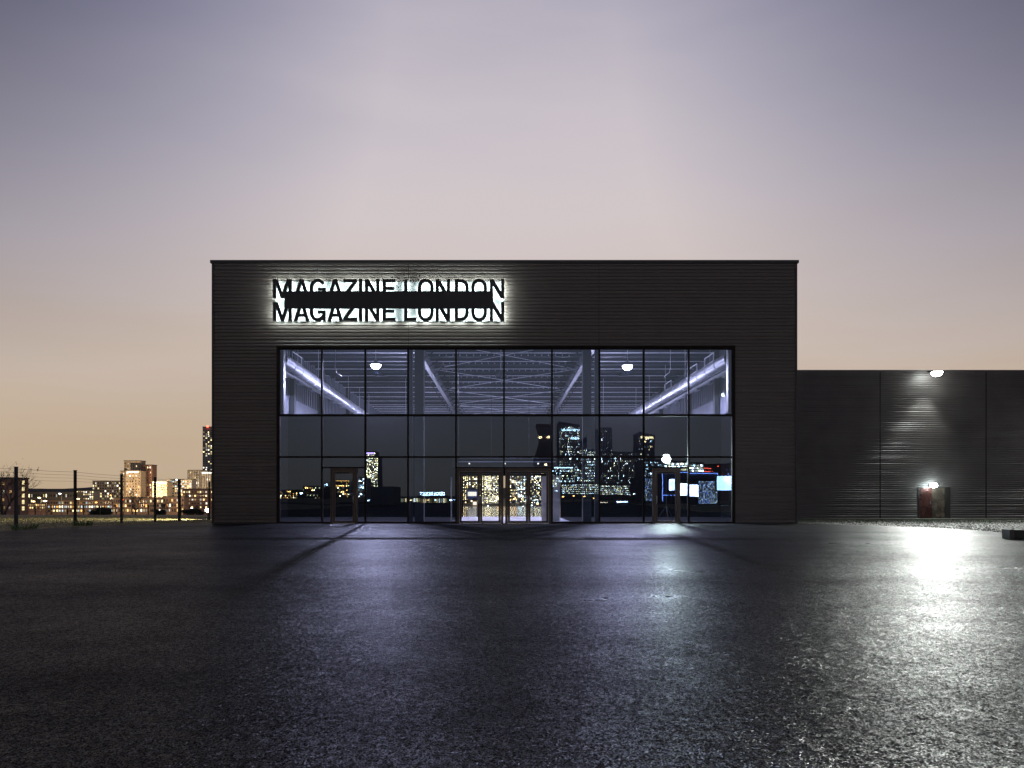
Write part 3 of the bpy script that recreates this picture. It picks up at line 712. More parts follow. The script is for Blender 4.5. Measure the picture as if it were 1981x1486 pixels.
# big floodlights at the eaves: one in view, the next just beyond the right edge
def eaves_flood(px, label, power, aim):
    p = P(px, 720, 43.2); t = thing('eaves_floodlight', label, 'floodlight', (p.x, SY, p.z), 0, 'floodlights along the shed eaves')
    yo = p.y - SY
    mb = MB(); mb.tube([(0, -.05, .12), (0, yo + .12, .12)], .03, 8); mb.tube([(0, yo + .12, .12), (0, yo + .1, .04)], .03, 8); mb.build('bracket', M['trim'], t)
    mb = MB(); mb.prism([(yo - .16, -.02), (yo - .16, .10), (yo + .22, .10), (yo + .22, .04)], -.36, .36, 'x'); mb.build('housing', M['trim'], t)
    mb = MB(); mb.lathe([(.0,-.24),(.18,-.20),(.30,-.08),(.33,.04)], (0, yo - .12, -.06), 20); mb.build('lens', M['flood'], t, smooth=True)
    spot('lamp_glow', t, (0, yo - .14, -.46), aim, power, (.95, 1, .94), 96, 1.0, .45)
    spot('lamp_spill', t, (0, yo - .05, -.48), (-.3, yo + .1, -3), power * .026, (.93, 1, .96), 78, .8, .12)
    return t
eaves_flood(1810, 'dazzling white floodlight on a bracket at the shed eaves', 39000, (-13, -36, -7.0))
eaves_flood(2230, 'next floodlight along the shed eaves, beyond the right edge of view', 16000, (-14, -12, -9))

# ------------------------------------------------------------------ dark timber box by the gravel edge
a = P(1953, 1043.5, 20.0); t = thing('timber_box', 'low dark timber box at the gravel edge on the far right', 'box', (a.x, a.y, -.03))
mb = MB(); mb.box(0, .14, 0, .30, 0, .315); mb.build('end_panel', M['conc'], t)
mb = MB(); mb.box(.142, .50, .03, .28, 0, .305); mb.build('front_panel', M['trim'], t)
mb = MB(); mb.box(.502, 1.3, 0, .30, 0, .27); mb.build('end_panel', M['brownblock'], t)

# ------------------------------------------------------------------ fence on the left
fence = thing('mesh_fence', 'wire fence with black steel posts on the left verge', 'fence', (-19.55, 0, 0))
py_ = [-13.2, -8.6, -4.1, -.4, 3.3, 6.6, 9.4, 13.5, 17.5]
for i, y in enumerate(py_):
    wd = .075 if i == 6 else .045
    if y in (-.4,): wd = .045
    mb = MB(); mb.box(-wd, wd, y-.05, y+.05, hy(y)-.3, hy(y)+2.42); mb.box(-wd-.01, wd+.01, y-.06, y+.06, hy(y)+2.421, hy(y)+2.45)
    mb.build('post', M['post'], fence)
for zf, r_ in ((2.36, .006), (2.22, .005), (2.08, .004), (1.94, .004), (1.6, .004), (1.3, .004), (1.0, .007), (.7, .004), (.4, .004), (.12, .006)):
    mb = MB(); mb.tube([(.0, y, hy(y) + zf - (.02 if i % 2 else 0)) for i, y in enumerate([v for a_, b_ in zip(py_[:-1], py_[1:]) for v in (a_, (a_+b_)/2)] + [py_[-1]])], r_, 5)
    mb.build('wire', M['wire'], fence)

# ------------------------------------------------------------------ city
WC = {'warm': (1, .66, .27), 'yellow': (1, .84, .42), 'white': (1, .93, .78), 'cool': (.74, .95, 1), 'amber': (1, .45, .10), 'red': (1, .08, .04), 'violet': (.45, .25, 1), 'blue': (.25, .4, 1)}
def wm(c, s): 
    k = 'win_%s_%g' % (c, s)
    if k not in M: M[k] = emit(k, WC[c], s)
    return M[k]
M['dark_glass'] = mat('dark_window', (.02, .022, .026), .15)
WALL = {'tan': (.46, .37, .27), 'brick': (.30, .17, .125), 'brick_dark': (.17, .11, .085), 'grey': (.28, .26, .24), 'pale': (.58, .53, .46), 'dark': (.06, .056, .054), 'navy': (.055, .06, .07), 'green': (.16, .17, .14)}
def wall_mat(c):
    k = 'wall_' + c
    if k not in M: M[k] = mat(k, WALL[c], .75, noise=(.15, .2))
    return M[k]
WMESH = {}
def win_mesh(m):
    if m.name not in WMESH:
        mb = MB(); mb.box(-.5, .5, -.5, .5, -.5, .5); WMESH[m.name] = mb.mesh('window', m)
    return WMESH[m.name]
GZ = -5.0
def city(name, label, px0, px1, pt, d, wall, floors, cols, lit=.35, pal=('warm','yellow','white'), st=3.0, mirror=False, depth=None, sidewin=None, rz=0.0, pb=None, ww=.5, wh=.55,
         parts=True, fins=0, group=None, cat='building', crown=None, skip_low=0, seed=1, roofbox=True, dim=True):
    rnd = random.Random(seed * 977 + int(px0))
    pf = PR if mirror else P
    if depth is None: depth = 14 if mirror else d * .014
    a, b = pf(px0, pt, d), pf(px1, pt, d); cxm = (a.x + b.x) / 2; W = abs(b.x - a.x) / 2; z1 = a.z; z0 = GZ if not mirror else -.05
    root = thing(name, label, cat, (cxm, a.y, z0), (math.pi if mirror else 0) + rz, group); H = z1 - z0
    mb = MB(); mb.box(-W, W, 0, depth, 0, H)
    mb.build('wall', wall_mat(wall), root)
    if roofbox:
        mb = MB(); mb.box(-W - .15, W + .15, -.15, depth + .15, H + .002, H + max(.3, H * .012)); mb.build('roof', wall_mat('dark'), root)
    zb0 = (pf(0, pb, d).z - z0) if pb else H * .04
    fh = (H * .975 - zb0) / floors; fw = 2 * W / cols
    joined = {}
    for i in range(floors):
        run = rnd.random() < .25
        for j in range(cols):
            lt = lit * (1.6 if mirror else 1); on = rnd.random() < (min(1, lt * 1.8) if run else lt)
            if not on and not dim: continue
            m = wm(rnd.choice(pal), st * rnd.choice((.05, .09, .16, .3, .6, 1, 1.5) if mirror else (.2, .35, .6, 1, 1.6)) * (1.25 if mirror else .62)) if on else M['dark_glass']
            cx_ = -W + fw * (j + .5) + rnd.uniform(-.12, .12) * fw; cz = zb0 + fh * (i + .5); sx = fw * ww * rnd.uniform(.6, 1.15); sz = fh * wh * rnd.uniform(.8, 1.1)
            if parts: link('window', win_mesh(m), root, loc=(cx_, -.02, cz), scale=(sx, .16, sz))
            else: joined.setdefault(m.name, (m, []))[1].append((cx_, cz, sx, sz))
    if sidewin:
        nf, nc, c = sidewin
        for i in range(nf):
            link('window', win_mesh(wm(c, 1.1)), root, loc=(W, depth * .62, zb0 + (H - zb0) * (i + .45) / nf), scale=(.12, .7, H * .09))
    if not parts and joined:
        mb = MB(); ms = []
        for i, (m, lst) in enumerate(joined.values()):
            ms.append(m)
            for cx_, cz, sx, sz in lst: mb.box(cx_-sx/2, cx_+sx/2, -.10, .05, cz-sz/2, cz+sz/2, i)
        mb.build('windows', ms, root, kind='stuff')
    if fins:
        mb = MB()
        for k in range(fins + 1):
            x = -W + 2*W*k/fins; mb.box(x-.12*W/fins*3, x+.12*W/fins*3, -.7, -.12, 0, H)
        mb.build('fins', wall_mat('grey'), root, kind='stuff')
    if crown:
        c, s, fr = crown
        mb = MB(); mb.box(-W*fr, W*fr, -.25, -.17, H*.955, H*.985); mb.build('light_strip', wm(c, s), root)
    return root
LG = 'lit buildings across the field on the left'
# far left city, left to right
city('apartment_block', 'dark red brick block at the left edge behind the nearest fence post', -40, 27, 926, 150, 'brick', 4, 5, .3, ('white','warm'), 1.6, depth=4.6, sidewin=(5, 2, 'yellow'), group=LG, pb=990, ww=.3, wh=.35)
city('low_flats', 'long low dark flats between the brick block and the second fence post', 54, 150, 953, 320, 'dark', 2, 20, .18, ('white','yellow'), 4, group=LG, pb=975, ww=.4)
city('terrace', 'two storey terrace with warm shopfronts right of the brick block', 41, 88, 974, 190, 'brick', 2, 12, .75, ('warm','yellow'), 1.8, group=LG, pb=985, ww=.6)
city('terrace', 'long dark terrace with two rows of lit windows behind the second post', 92, 218, 968, 185, 'brick_dark', 3, 24, .55, ('white','yellow','cool','amber'), 3.0, group=LG, pb=992, ww=.55, wh=.5)
city('terrace', 'dark terrace with a bright ground floor row under the stepped tower', 219, 316, 964, 180, 'brick_dark', 3, 22, .45, ('white','yellow','warm','amber'), 3.0, group=LG, pb=992, ww=.55)
city('flats', 'small stepped flats with bright windows left of the lit tan block', 148, 181, 949, 380, 'grey', 4, 8, .65, ('yellow','white','warm'), 4.5, group=LG, pb=968)
city('flats', 'tan mid rise block full of greenish yellow windows', 179, 234, 931, 400, 'tan', 7, 12, .42, ('yellow','yellow','white'), 3.2, group=LG, pb=968, crown=None)
city('tower_block', 'left low wing of the tan stepped tower', 233, 241, 912, 330, 'tan', 10, 2, .22, ('white','yellow'), 2.4, group=LG, pb=965, ww=.3)
city('tower_block', 'tall central shaft of the tan stepped tower with a yellow strip', 240, 272, 892, 335, 'tan', 14, 6, .2, ('white','yellow'), 2.6, group=LG, pb=965, ww=.34)
city('tower_block', 'right hand shaft of the tan stepped tower with a dark stripe', 272.5, 294, 900, 332, 'brick', 13, 4, .15, ('yellow','white'), 2.6, group=LG, pb=965, ww=.3)
t = city('tower_block', 'front wing of the stepped tower crossed by a yellow light line', 243, 272, 911, 322, 'tan', 10, 5, .3, ('white','warm'), 2.6, group=LG, pb=965, ww=.36, crown=('yellow', 4, .75))
city('flats', 'slim block with a bright white roof line right of the stepped tower', 295, 323, 932, 300, 'tan', 8, 7, .5, ('yellow','yellow','cool'), 2.6, group=LG, pb=966, crown=('white', 6, .9))
city('flats', 'pale balcony block behind the fifth fence post', 323.5, 371, 928, 310, 'pale', 8, 10, .42, ('white','cool','warm'), 2.6, group=LG, pb=966)
city('tower_block', 'white striped tower with a bright top left of the event hall', 364, 386, 910, 420, 'pale', 10, 6, .4, ('yellow','white'), 2.6, group=LG, pb=962, fins=7, crown=None)
city('tower_block', 'white striped tower with glowing crown touching the event hall', 386.5, 440, 913, 424, 'pale', 9, 10, .4, ('white','yellow'), 2.6, group=LG, pb=962, fins=12, crown=('white', 7, .98))
t = city('skyscraper', 'very tall dark tower with yellow windows and a red roof light', 392, 425, 827, 900, 'grey', 34, 7, .36, ('yellow','yellow','white'), 3.0, group=LG, pb=960, ww=.55, wh=.5)
mb = MB(); mb.lathe([(0,-1.4),(1.1,-.7),(1.5,0),(1.1,.7),(0,1.4)], (-4.5, -1.0, P(0,827,900).z - GZ + 1.2), 10); mb.build('warning_light', wm('red', 8), t)
city('office_block', 'near brick block with orange lit window rows beside the event hall', 353, 440, 947, 210, 'brick', 5, 16, .42, ('yellow','warm','white'), 2.6, group=LG, pb=985, ww=.5, wh=.45)
city('terrace', 'dark houses with amber lights behind the fifth fence post', 316, 356, 962, 178, 'brick_dark', 3, 8, .4, ('amber','white','warm'), 2.4, group=LG, pb=992)

# hills behind the city, field edge
mb = MB(); n = 60
for k in range(n):
    x0, x1 = -1500 + k * 50, -1450 + k * 50
    f = lambda x: -4 + 16 + 9 * math.sin(x * .006) + 5 * math.sin(x * .017 + 1)
    mb.add([(x0, 1250, -8), (x1, 1250, -8), (x1, 1330, f(x1)), (x0, 1330, f(x0)), (x1, 1500, -8), (x0, 1500, -8)], [(0,1,2,3), (3,2,4,5)])
mb.build('hills', mat('hill', (.05, .045, .035), .9, noise=(.02, .3)), kind='structure')

# street lamps (small globes on posts)
def street_lamp(p, h, c, s, label, r=.16, group='street lamps across the field', power=0):
    t = thing('street_lamp', label, 'street lamp', p, 0, group)
    mb = MB(); mb.tube([(0,0,0),(0,0,h-.15),(0,-.25,h),(0,-.5,h+.02)], [.07,.05,.04,.035], 6); mb.build('pole', M['post'], t)
    mb = MB(); mb.lathe([(0,-r*.6),(r*.8,-r*.3),(r,.05),(0,.12)], (0,-.6,h), 10); mb.build('lamp_head', wm(c, s), t, smooth=True)
    if power: spot('lamp_glow', t, (0, -2.5, h - .5), (0, 20, h + 4), power, (1, .72, .42), 165, .3, .3)
    return t
for px, py, c, s, r, lab in ((65, 970, 'warm', 8, .34, 'warm street lamp before the terrace right of the brick block'), (76, 963, 'yellow', 8, .34, 'tall warm street lamp above the terrace shopfronts'),
        (87, 969, 'yellow', 10, .42, 'brightest warm street lamp at the left end of the long terrace'), (116, 955, 'cool', 8, .3, 'cool white street lamp over the low flats'),
        (151, 965, 'warm', 8, .36, 'warm street lamp right of the second fence post'), (186, 972, 'amber', 7, .3, 'amber street lamp at the right end of the long terrace'),
        (237, 967, 'red', 6, .2, 'red signal lamp beside the third fence post'), (236.5, 980, 'red', 6, .2, 'lower red signal lamp beside the third fence post'),
        (26, 978, 'amber', 5, .36, 'amber street lamp beside the nearest fence post'), (10, 986, 'cool', 6, .3, 'cool white lamp at the left edge of the field'),
        (371, 983, 'white', 8, .26, 'white lamp in the bushes left of the event hall'), (380, 988, 'white', 8, .26, 'second white lamp in the bushes left of the event hall'),
        (342, 928, 'cool', 6, .3, 'cool white roof lamp on the pale balcony block')):
    d = 170.0; p = P(px, py, d); 
    hh = p.z - GZ
    street_lamp((p.x, p.y + .6, GZ), hh, c, s, lab, r, power={65: 1500, 116: 2500, 186: 2500, 342: 6000, 26: 1500, 371: 1500}.get(px, 0))
for px, py, pw, lab in ((214, 958, 190000, 'added amber lamp brightening the tan mid rise block'), (287, 962, 80000, 'added amber lamp brightening the stepped tower from its foot'), (352, 957, 26000, 'added amber lamp brightening the pale balcony block from its foot'), (378, 956, 60000, 'added amber lamp brightening the white striped towers from their foot')):
    d = 400.0 if px == 378 else 285.0; p = P(px, py, d); street_lamp((p.x, p.y + .6, GZ), p.z - GZ, 'amber', 6, lab, .3, power=pw * .45)  # lamps added only to brighten the dark tower fronts
# bright star light at the corner of the field
p = P(401.5, 987, 47); t = thing('field_floodlight', 'dazzling white ground floodlight beside the event hall corner', 'floodlight', (p.x, p.y, hy(p.y)-.06))
h = p.z - hy(p.y) + .06
mb = MB(); mb.tube([(0,0,0),(0,0,h-.1)], .035, 6); mb.build('pole', M['post'], t)
mb = MB(); mb.lathe([(0,-.13),(.11,-.08),(.15,0),(.11,.08),(0,.13)], (0,0,h), 12); mb.build('lens', emit('field_lens', (.9, 1, .9), 60), t, smooth=True)
spot('lamp_glow', t, (0, -.3, h + 1.0), (-12, -6, -1.2), 5500, (1, .93, .60), 130, .6, .12)

# ------------------------------------------------------------------ trees and bushes
def branches(mb, p, dirv, L, r, lev, tips, rnd, droop=0.0):
    n = 4; pts = [Vector(p)]; dv = Vector(dirv).normalized()
    for k in range(n):
        dv = (dv + Vector((rnd.uniform(-.18,.18), rnd.uniform(-.18,.18), rnd.uniform(-.05,.14) - droop))).normalized(); pts.append(pts[-1] + dv * L / n)
    mb.tube(pts, [r * (1 - .5 * k / n) for k in range(n+1)], 5 if lev < 2 else 4, cap=False)
    tips.append(pts[-1])
    if lev < 4:
        for k in range(rnd.choice((2, 3, 3))):
            q = pts[rnd.choice((2, 3, 4))]; a = rnd.uniform(0, 6.28); s = rnd.uniform(.45, .9)
            nd = (dv + Vector((math.cos(a), math.sin(a), rnd.uniform(-.1,.4))) * s).normalized()
            branches(mb, q, nd, L * rnd.uniform(.6, .8), r * .55, lev + 1, tips, rnd, droop)
def tree(px, ptop, d, label, leafy, seed, z0=None, cat='tree', mtl='leaf'):
    rnd = random.Random(seed); p = P(px, ptop, d); z0 = GZ if z0 is None else z0; H = p.z - z0
    t = thing('bare_tree' if not leafy else 'leafy_tree', label, cat, (p.x, p.y, z0))
    mb = MB(); mb.tube([(0,0,0),(.05*H*.2,0,H*.15),(0,0,H*.32)], [.035*H, .026*H, .02*H], 8); mb.build('trunk', M['bark'], t, smooth=True)
    mb = MB(); tips = []
    for k in range(5):
        a = k * 1.256 + rnd.uniform(-.3, .3); branches(mb, (0,0,H*(.28 + .01*k)), (math.cos(a)*.55, math.sin(a)*.55, 1), H*.30, .012*H, 0, tips, rnd)
    mb.build('limbs', M['bark'], t)
    mb = MB(); nl = 1600 if leafy else 260
    for _ in range(nl):
        q = rnd.choice(tips) + Vector([rnd.gauss(0, .045*H) for _ in range(3)]); s = H * rnd.uniform(.010, .022) * (1 if leafy else .5)
        u_ = Vector([rnd.gauss(0,1) for _ in range(3)]).normalized(); v_ = u_.orthogonal().normalized()
        mb.add([q - u_*s, q + v_*s*.7, q + u_*s, q - v_*s*.7], [(0,1,2,3)])
    mb.build('crown', M[mtl], t, kind='stuff')
tree(6, 897, 95, 'bare drooping tree at the left edge behind the nearest fence post', False, 3)
tree(262, 942, 160, 'dark bare tree in front of the stepped tower', False, 5)
tree(318, 963, 150, 'dark bare tree between the fourth and fifth fence posts', False, 8)
def bush(px0, px1, ptop, d, label, seed, name='bush'):
    rnd = random.Random(seed); a, b = P(px0, ptop, d), P(px1, ptop, d); z0 = hy(a.y) - .1; H = a.z - z0; W = (b.x - a.x) / 2
    t = thing(name, label, 'bush', ((a.x+b.x)/2, a.y, z0), 0, 'dark bushes along the field edge')
    mb = MB()
    for k in range(9):
        x = rnd.uniform(-W*.7, W*.7); mb.tube([(x*.6,0,0),(x,rnd.uniform(-.3,.3),H*.7)], [.04,.015], 5)
    mb.build('stems', M['bark'], t)
    mb = MB(); blobs = [(rnd.uniform(-W*.8, W*.8), rnd.uniform(-W*.25, W*.25), rnd.uniform(.3, .75)) for _ in range(14)]
    for _ in range(2600):
        bx, by, bz = rnd.choice(blobs); k = 1 - (bx / W) ** 2 * .5
        q = Vector((bx + rnd.gauss(0, W*.13), by + rnd.gauss(0, W*.12), max(.02, H*k*bz + rnd.gauss(0, H*.13)))); s = rnd.uniform(.05, .13)
        if q.z > H * 1.05: continue
        u_ = Vector([rnd.gauss(0,1) for _ in range(3)]).normalized(); v_ = u_.orthogonal().normalized()
        mb.add([q - u_*s, q + v_*s*.7, q + u_*s, q - v_*s*.7], [(0,1,2,3)])
    mb.build('crown', M['leaf'], t, kind='stuff')
bush(172, 216, 980, 88, 'wide dark bush behind the long terrace lights, left of the third post', 4)
bush(350, 398, 984, 80, 'dark bush beside the event hall corner', 6)
bush(300, 322, 985, 86, 'small dark bush right of the fourth fence post', 9)
# low dark rail fence at the far side of the field
ff = thing('rail_fence', 'low dark rail fence along the far edge of the field', 'fence', (0, 52, 0))
for k in range(60):
    x = -130 + k * 2.0; mb = MB(); mb.box(x-.05, x+.05, 0, .1, -1.1, .10); mb.build('post', M['post'], ff)
for z in (-.75, -.35, .05):
    mb = MB(); mb.box(-130, -12, .102, .13, z-.015, z+.015); mb.build('rail', M['post'], ff)

# ------------------------------------------------------------------ city across the river, seen through the doors
RG = 'lit towers beyond the rear glazing'
for px0, px1, pt, d, wl, fl, co, li, pal, lab in (
        (880, 906, 900, 520, 'navy', 22, 6, .5, ('yellow','warm'), 'dark tower with warm windows, leftmost through the entrance doors'),
        (907, 930, 870, 560, 'tan', 24, 6, .22, ('yellow','white'), 'brownish tower seen through the left door leaf'),
        (931, 951, 860, 500, 'navy', 40, 8, .62, ('yellow','yellow','white'), 'bright yellow tower left in the second door leaf'),
        (952, 974, 850, 530, 'dark', 44, 7, .60, ('yellow','white'), 'bright banded tower right in the second door leaf'),
        (978, 1000, 850, 540, 'navy', 34, 8, .4, ('yellow','white','warm'), 'grey tower with yellow windows in the third door leaf'),
        (1001, 1022, 890, 480, 'grey', 26, 6, .32, ('yellow','cool'), 'paler grey tower right in the third door leaf'),
        (1024, 1046, 870, 560, 'dark', 30, 8, .3, ('yellow','cool','white'), 'dark glass tower in the fourth door leaf'),
        (1047, 1075, 905, 500, 'navy', 20, 8, .4, ('yellow','white'), 'dark tower behind the pale panel')):
    city('riverside_tower', lab, px0, px1, pt, d, wl, int(fl * 1.35), int(co * 1.3), li * 1.15, pal, 13.0, parts=False, group=RG, ww=.52, wh=.46, pb=985, dim=False)
for px, py, c, lab in ((964, 965, 'amber', 'amber lamp left of the middle door post'), (995.5, 965, 'amber', 'amber lamp in the third door leaf'), (1006.5, 960.5, 'cool', 'white lamp in the third door leaf'),
                       (953, 990, 'cool', 'low bluish lamp in the second door leaf'), (986, 968, 'amber', 'small amber lamp at the left of the third leaf'), (1040, 975, 'warm', 'warm lamp in the fourth door leaf'), (1033, 968, 'cool', 'cool lamp in the fourth door leaf')):
    d = 110.0; p = P(px, py, d); g = hy(p.y); street_lamp((p.x, p.y + .6, g), p.z - g, c, 9, lab + ', beyond the rear glazing', .17, 'lamps beyond the rear glazing')
bush(884, 1082, 984, 92, 'long low dark hedge beyond the rear glazing', 21, 'hedge')
for px, py, c in ((893, 986, 'cool'), (912, 990, 'warm'), (921, 992, 'cool'), (938, 984, 'white'), (944, 979, 'cool'), (958, 982, 'cool'), (967, 988, 'warm'), (987, 990, 'cool'), (999, 984, 'white'), (1012, 980, 'cool'), (1029, 978, 'cool'), (1035, 988, 'warm')):
    d = 90.0; p = P(px, py, d); g = hy(p.y) - .06
    t = thing('bollard_light', '%s low light in the %s entrance door leaf, %s' % ({'cool': 'bluish white', 'warm': 'warm', 'white': 'white'}[c], 'first' if px < 926 else 'second' if px < 972 else 'third' if px < 1018 else 'fourth', {893: 'at its left edge', 912: 'before the kiosk', 921: 'at its right edge', 938: 'left side', 944: 'highest of the leaf', 958: 'middle of the leaf', 967: 'at its right edge', 987: 'at its left edge', 999: 'middle of the leaf', 1012: 'right side', 1029: 'left side', 1035: 'before the orange stall'}[px]), 'light', (p.x, p.y, g), 0, 'low lights beyond the rear glazing')
    mb = MB(); mb.tube([(0,0,0),(0,0,max(.1, p.z - g - .06))], .03, 6); mb.build('post', M['post'], t)
    mb = MB(); mb.lathe([(0,-.06),(.09,-.03),(.11,.03),(0,.08)], (0,0,max(.16, p.z - g)), 10); mb.build('lens', wm(c, 7), t, smooth=True)
def canopy(px0, px1, p0, p1, d, m, label, name='market_stall'):
    a, b = P(px0, p1, d), P(px1, p0, d); W = (b.x - a.x) / 2; g = hy(a.y)
    t = thing(name, label, 'stall', ((a.x+b.x)/2, a.y, g)); z0, z1 = a.z - g, b.z - g
    mb = MB(); mb.box(-W, W, 0, 2.4, max(.05, z0), z1); mb.build('body', m, t)
    mb = MB(); mb.prism([(-W-.15, z1+.002), (W+.15, z1+.002), (W*.4, z1+.35), (-W*.4, z1+.35)], -.2, 2.6, 'y'); mb.build('roof', wall_mat('navy'), t)
    mb = MB(); mb.box(-W*.8, W*.8, -.08, -.005, z0 + (z1-z0)*.35, z0 + (z1-z0)*.8); mb.build('lit_counter', wm('white', 1.4), t)
canopy(903, 924, 948, 966, 92, mat('blue_cabin', (.10, .13, .32), .5), 'blue cabin beyond the rear glazing in the left door leaf', 'blue_cabin')
canopy(1027, 1040, 984, 996, 88, mat('orange_stall', (.45, .12, .04), .6), 'orange stall beyond the rear glazing in the fourth door leaf')
canopy(1040, 1058, 981, 996, 86, mat('white_stall', (.55, .48, .42), .6), 'pale lit stall beyond the rear glazing beside the timber panel')
canopy(914, 923, 968, 982, 90, mat('orange_kiosk', (.5, .2, .06), .6), 'orange kiosk beyond the rear glazing in the left door leaf')
# ------------------------------------------------------------------ what stands behind the camera and shows in the glass
BG = 'buildings behind the viewer mirrored in the glass'
ST_ = 30.0
city('mirror_tower', 'slim tall tower with yellow windows and violet top mirrored left of the third pane', 707, 729, 873, 420, 'dark', 44, 9, .36, ('yellow','yellow','white','warm'), ST_*1.3, True, group=BG, parts=False, dim=False, crown=('violet', 22, .7))
city('mirror_flats', 'low flats with amber dots mirrored low in the first pane', 541, 578, 950, 300, 'dark', 4, 12, .3, ('amber','warm'), ST_, True, group=BG, parts=False, dim=False, pb=965)
city('mirror_flats', 'dark block with amber windows mirrored beside the left side door', 590, 622, 942, 340, 'dark', 5, 10, .22, ('amber','yellow'), ST_, True, group=BG, parts=False, dim=False, pb=965)
city('mirror_flats', 'pale bluish block mirrored at the left side door', 623, 640, 934, 380, 'pale', 7, 4, .35, ('cool','yellow'), ST_*.7, True, group=BG, parts=False, dim=False, pb=965)
city('mirror_flats', 'twin dark blocks mirrored inside the left side door', 648, 676, 929, 380, 'dark', 8, 8, .22, ('yellow','amber'), ST_, True, group=BG, parts=False, dim=False, pb=962, crown=('amber', 9, 1.0))
city('mirror_flats', 'pale stepped block mirrored left of the slim tower', 694, 708, 925, 390, 'grey', 9, 5, .35, ('cool','white'), ST_, True, group=BG, parts=False, dim=False, pb=962)
t = city('mirror_pavilion', 'lit low pavilion carrying a roof sign mirrored in the fourth pane', 766, 870, 962, 130, 'green', 1, 26, .85, ('yellow','white','warm'), 3.2, True, group=BG, parts=False, dim=False, pb=974, ww=.75, wh=.8, depth=20)
fc = bpy.data.curves.new('rooftop_letters', 'FONT'); fc.body = 'DESIGN DISTRICT'; fc.align_x = 'CENTER'; fc.extrude = .05; fc.size = .95
fo = bpy.data.objects.new('rooftop_letters', fc); COL.objects.link(fo); bpy.context.view_layer.update()
me = bpy.data.meshes.new_from_object(fo.evaluated_get(bpy.context.evaluated_depsgraph_get())); bpy.data.objects.remove(fo)
me.transform(Matrix.Rotation(R(90), 4, 'X')); wd = max(v.co.x for v in me.vertices) - min(v.co.x for v in me.vertices)
p = PR(838, 957.5, 130); k = (862 - 814) * 130 / F / wd; me.transform(Matrix.Diagonal((k, 1, 1, 1)))
me.materials.clear(); me.materials.append(wm('cool', 26))
rs = thing('rooftop_sign', 'white lit rooftop lettering mirrored in the fourth pane', 'sign', p, math.pi); link('letters', me, rs)
mb = MB(); mb.box(-3, 3, .06, .12, -.5, .05); mb.build('sign_rail', M['trim'], rs)
# the office cluster mirrored on the right
MK = dict(mirror=True, group=BG, parts=False, dim=False)
def crown_wedge(root, W, H, dl, dr, depth=14):
    mb = MB(); mb.prism([(-W, H + .003), (W, H + .003), (W, H + dl), (-W, H + dr)], 0, depth, 'y'); mb.build('sloping_roof', wall_mat('navy'), root)
def half(px0, px1, d): return (px1 - px0) * d / F / 2
# waisted tower with vertical fins
d = 330; t = thing('mirror_tower', 'waisted dark finned tower mirrored right of the centre in the middle row', 'building', PR(1052, 1000, d), math.pi, BG); t.location.z = 0
out = [(1034, 960), (1037, 883), (1044, 860), (1046, 848), (1043, 834), (1039, 819), (1067, 821), (1066, 850), (1070, 870), (1073, 960)]
poly = [(-(x - 1052) * d / F * -1, CH + (CY - y) * d / F) for x, y in out]; poly = [(-x, z) for x, z in poly]
mb = MB(); mb.prism(poly, 0, 12, 'y'); mb.build('wall', wall_mat('brick_dark'), t)
mb = MB()
def edge_x(chain, z):
    for (x0, z0), (x1, z1) in zip(chain[:-1], chain[1:]):
        if min(z0, z1) <= z <= max(z0, z1) and z0 != z1: return x0 + (x1 - x0) * (z - z0) / (z1 - z0)
    return chain[0][0] if abs(z - chain[0][1]) < abs(z - chain[-1][1]) else chain[-1][0]
L_, R_ = poly[:6], poly[9:5:-1]
for k in range(11):
    f = k / 10; pts = []
    for q in range(13):
        z = 1 + (poly[5][1] - 2.2 - 1) * q / 12; a_, b_ = edge_x(L_, z), edge_x(R_, z); pts.append((a_ + (b_ - a_) * f, -.35, z))
    mb.tube(pts, .22, 4)
mb.build('fins', wall_mat('grey'), t, kind='stuff')
mb = MB()
for x, y in ((1046, 846), (1060, 846), (1062, 845), (1058, 900), (1049, 915), (1064, 925)):
    X_, Z_ = -(x - 1052) * d / F, CH + (CY - y) * d / F; mb.box(X_-.7, X_+.7, -.2, -.02, Z_-.5, Z_+.5)
mb.build('windows', wm('warm', 30), t, kind='stuff')
CL = ('cool','white','white','yellow')
t = city('mirror_tower', 'tall office tower with lit top floors mirrored beside the right column', 1083, 1121, 823, 300, 'dark', 24, 20, .26, CL, ST_*.5, fins=18, pb=950, roofbox=False, **MK)
crown_wedge(t, half(1083, 1121, 300), PR(0, 823, 300).z + .05, 1.6, .2)
for px0, px1, py in ((1086, 1118, 836), (1104, 1119, 851)):
    W_ = half(1083, 1121, 300); a_, b_ = (-(px - 1102) * 300 / F for px in (px0, px1)); z_ = CH + (CY - py) * 300 / F + .05
    mb = MB()
    for k in range(12):
        x0 = b_ + (a_ - b_) * k / 12; mb.box(x0, x0 + (a_ - b_) / 12 * .7, -.3, -.11, z_, z_ + 1.0)
    mb.build('windows', wm('cool', 16), t, kind='stuff')
t = city('mirror_office', 'sloping shoulder block right of the tall mirrored office tower', 1121, 1136, 858, 310, 'dark', 18, 7, .34, CL, ST_*.45, fins=8, pb=950, roofbox=False, **MK)
crown_wedge(t, half(1121, 1136, 310), PR(0, 858, 310).z + .05, .2, 3.2)
city('mirror_office', 'lower shoulder block stepping down from the tall mirrored tower', 1136.5, 1153, 872, 312, 'dark', 15, 8, .36, CL, ST_*.45, fins=8, pb=950, **MK)
city('mirror_tower', 'plain dark tower mirrored in the eighth middle pane', 1161, 1184, 831, 320, 'navy', 24, 12, .10, CL, ST_*.6, fins=8, pb=955, **MK)
city('mirror_office', 'broad low office with many lit floors mirrored in the eighth pane', 1160, 1243, 876, 280, 'dark', 16, 40, .17, CL, ST_*.5, fins=26, pb=950, **MK)
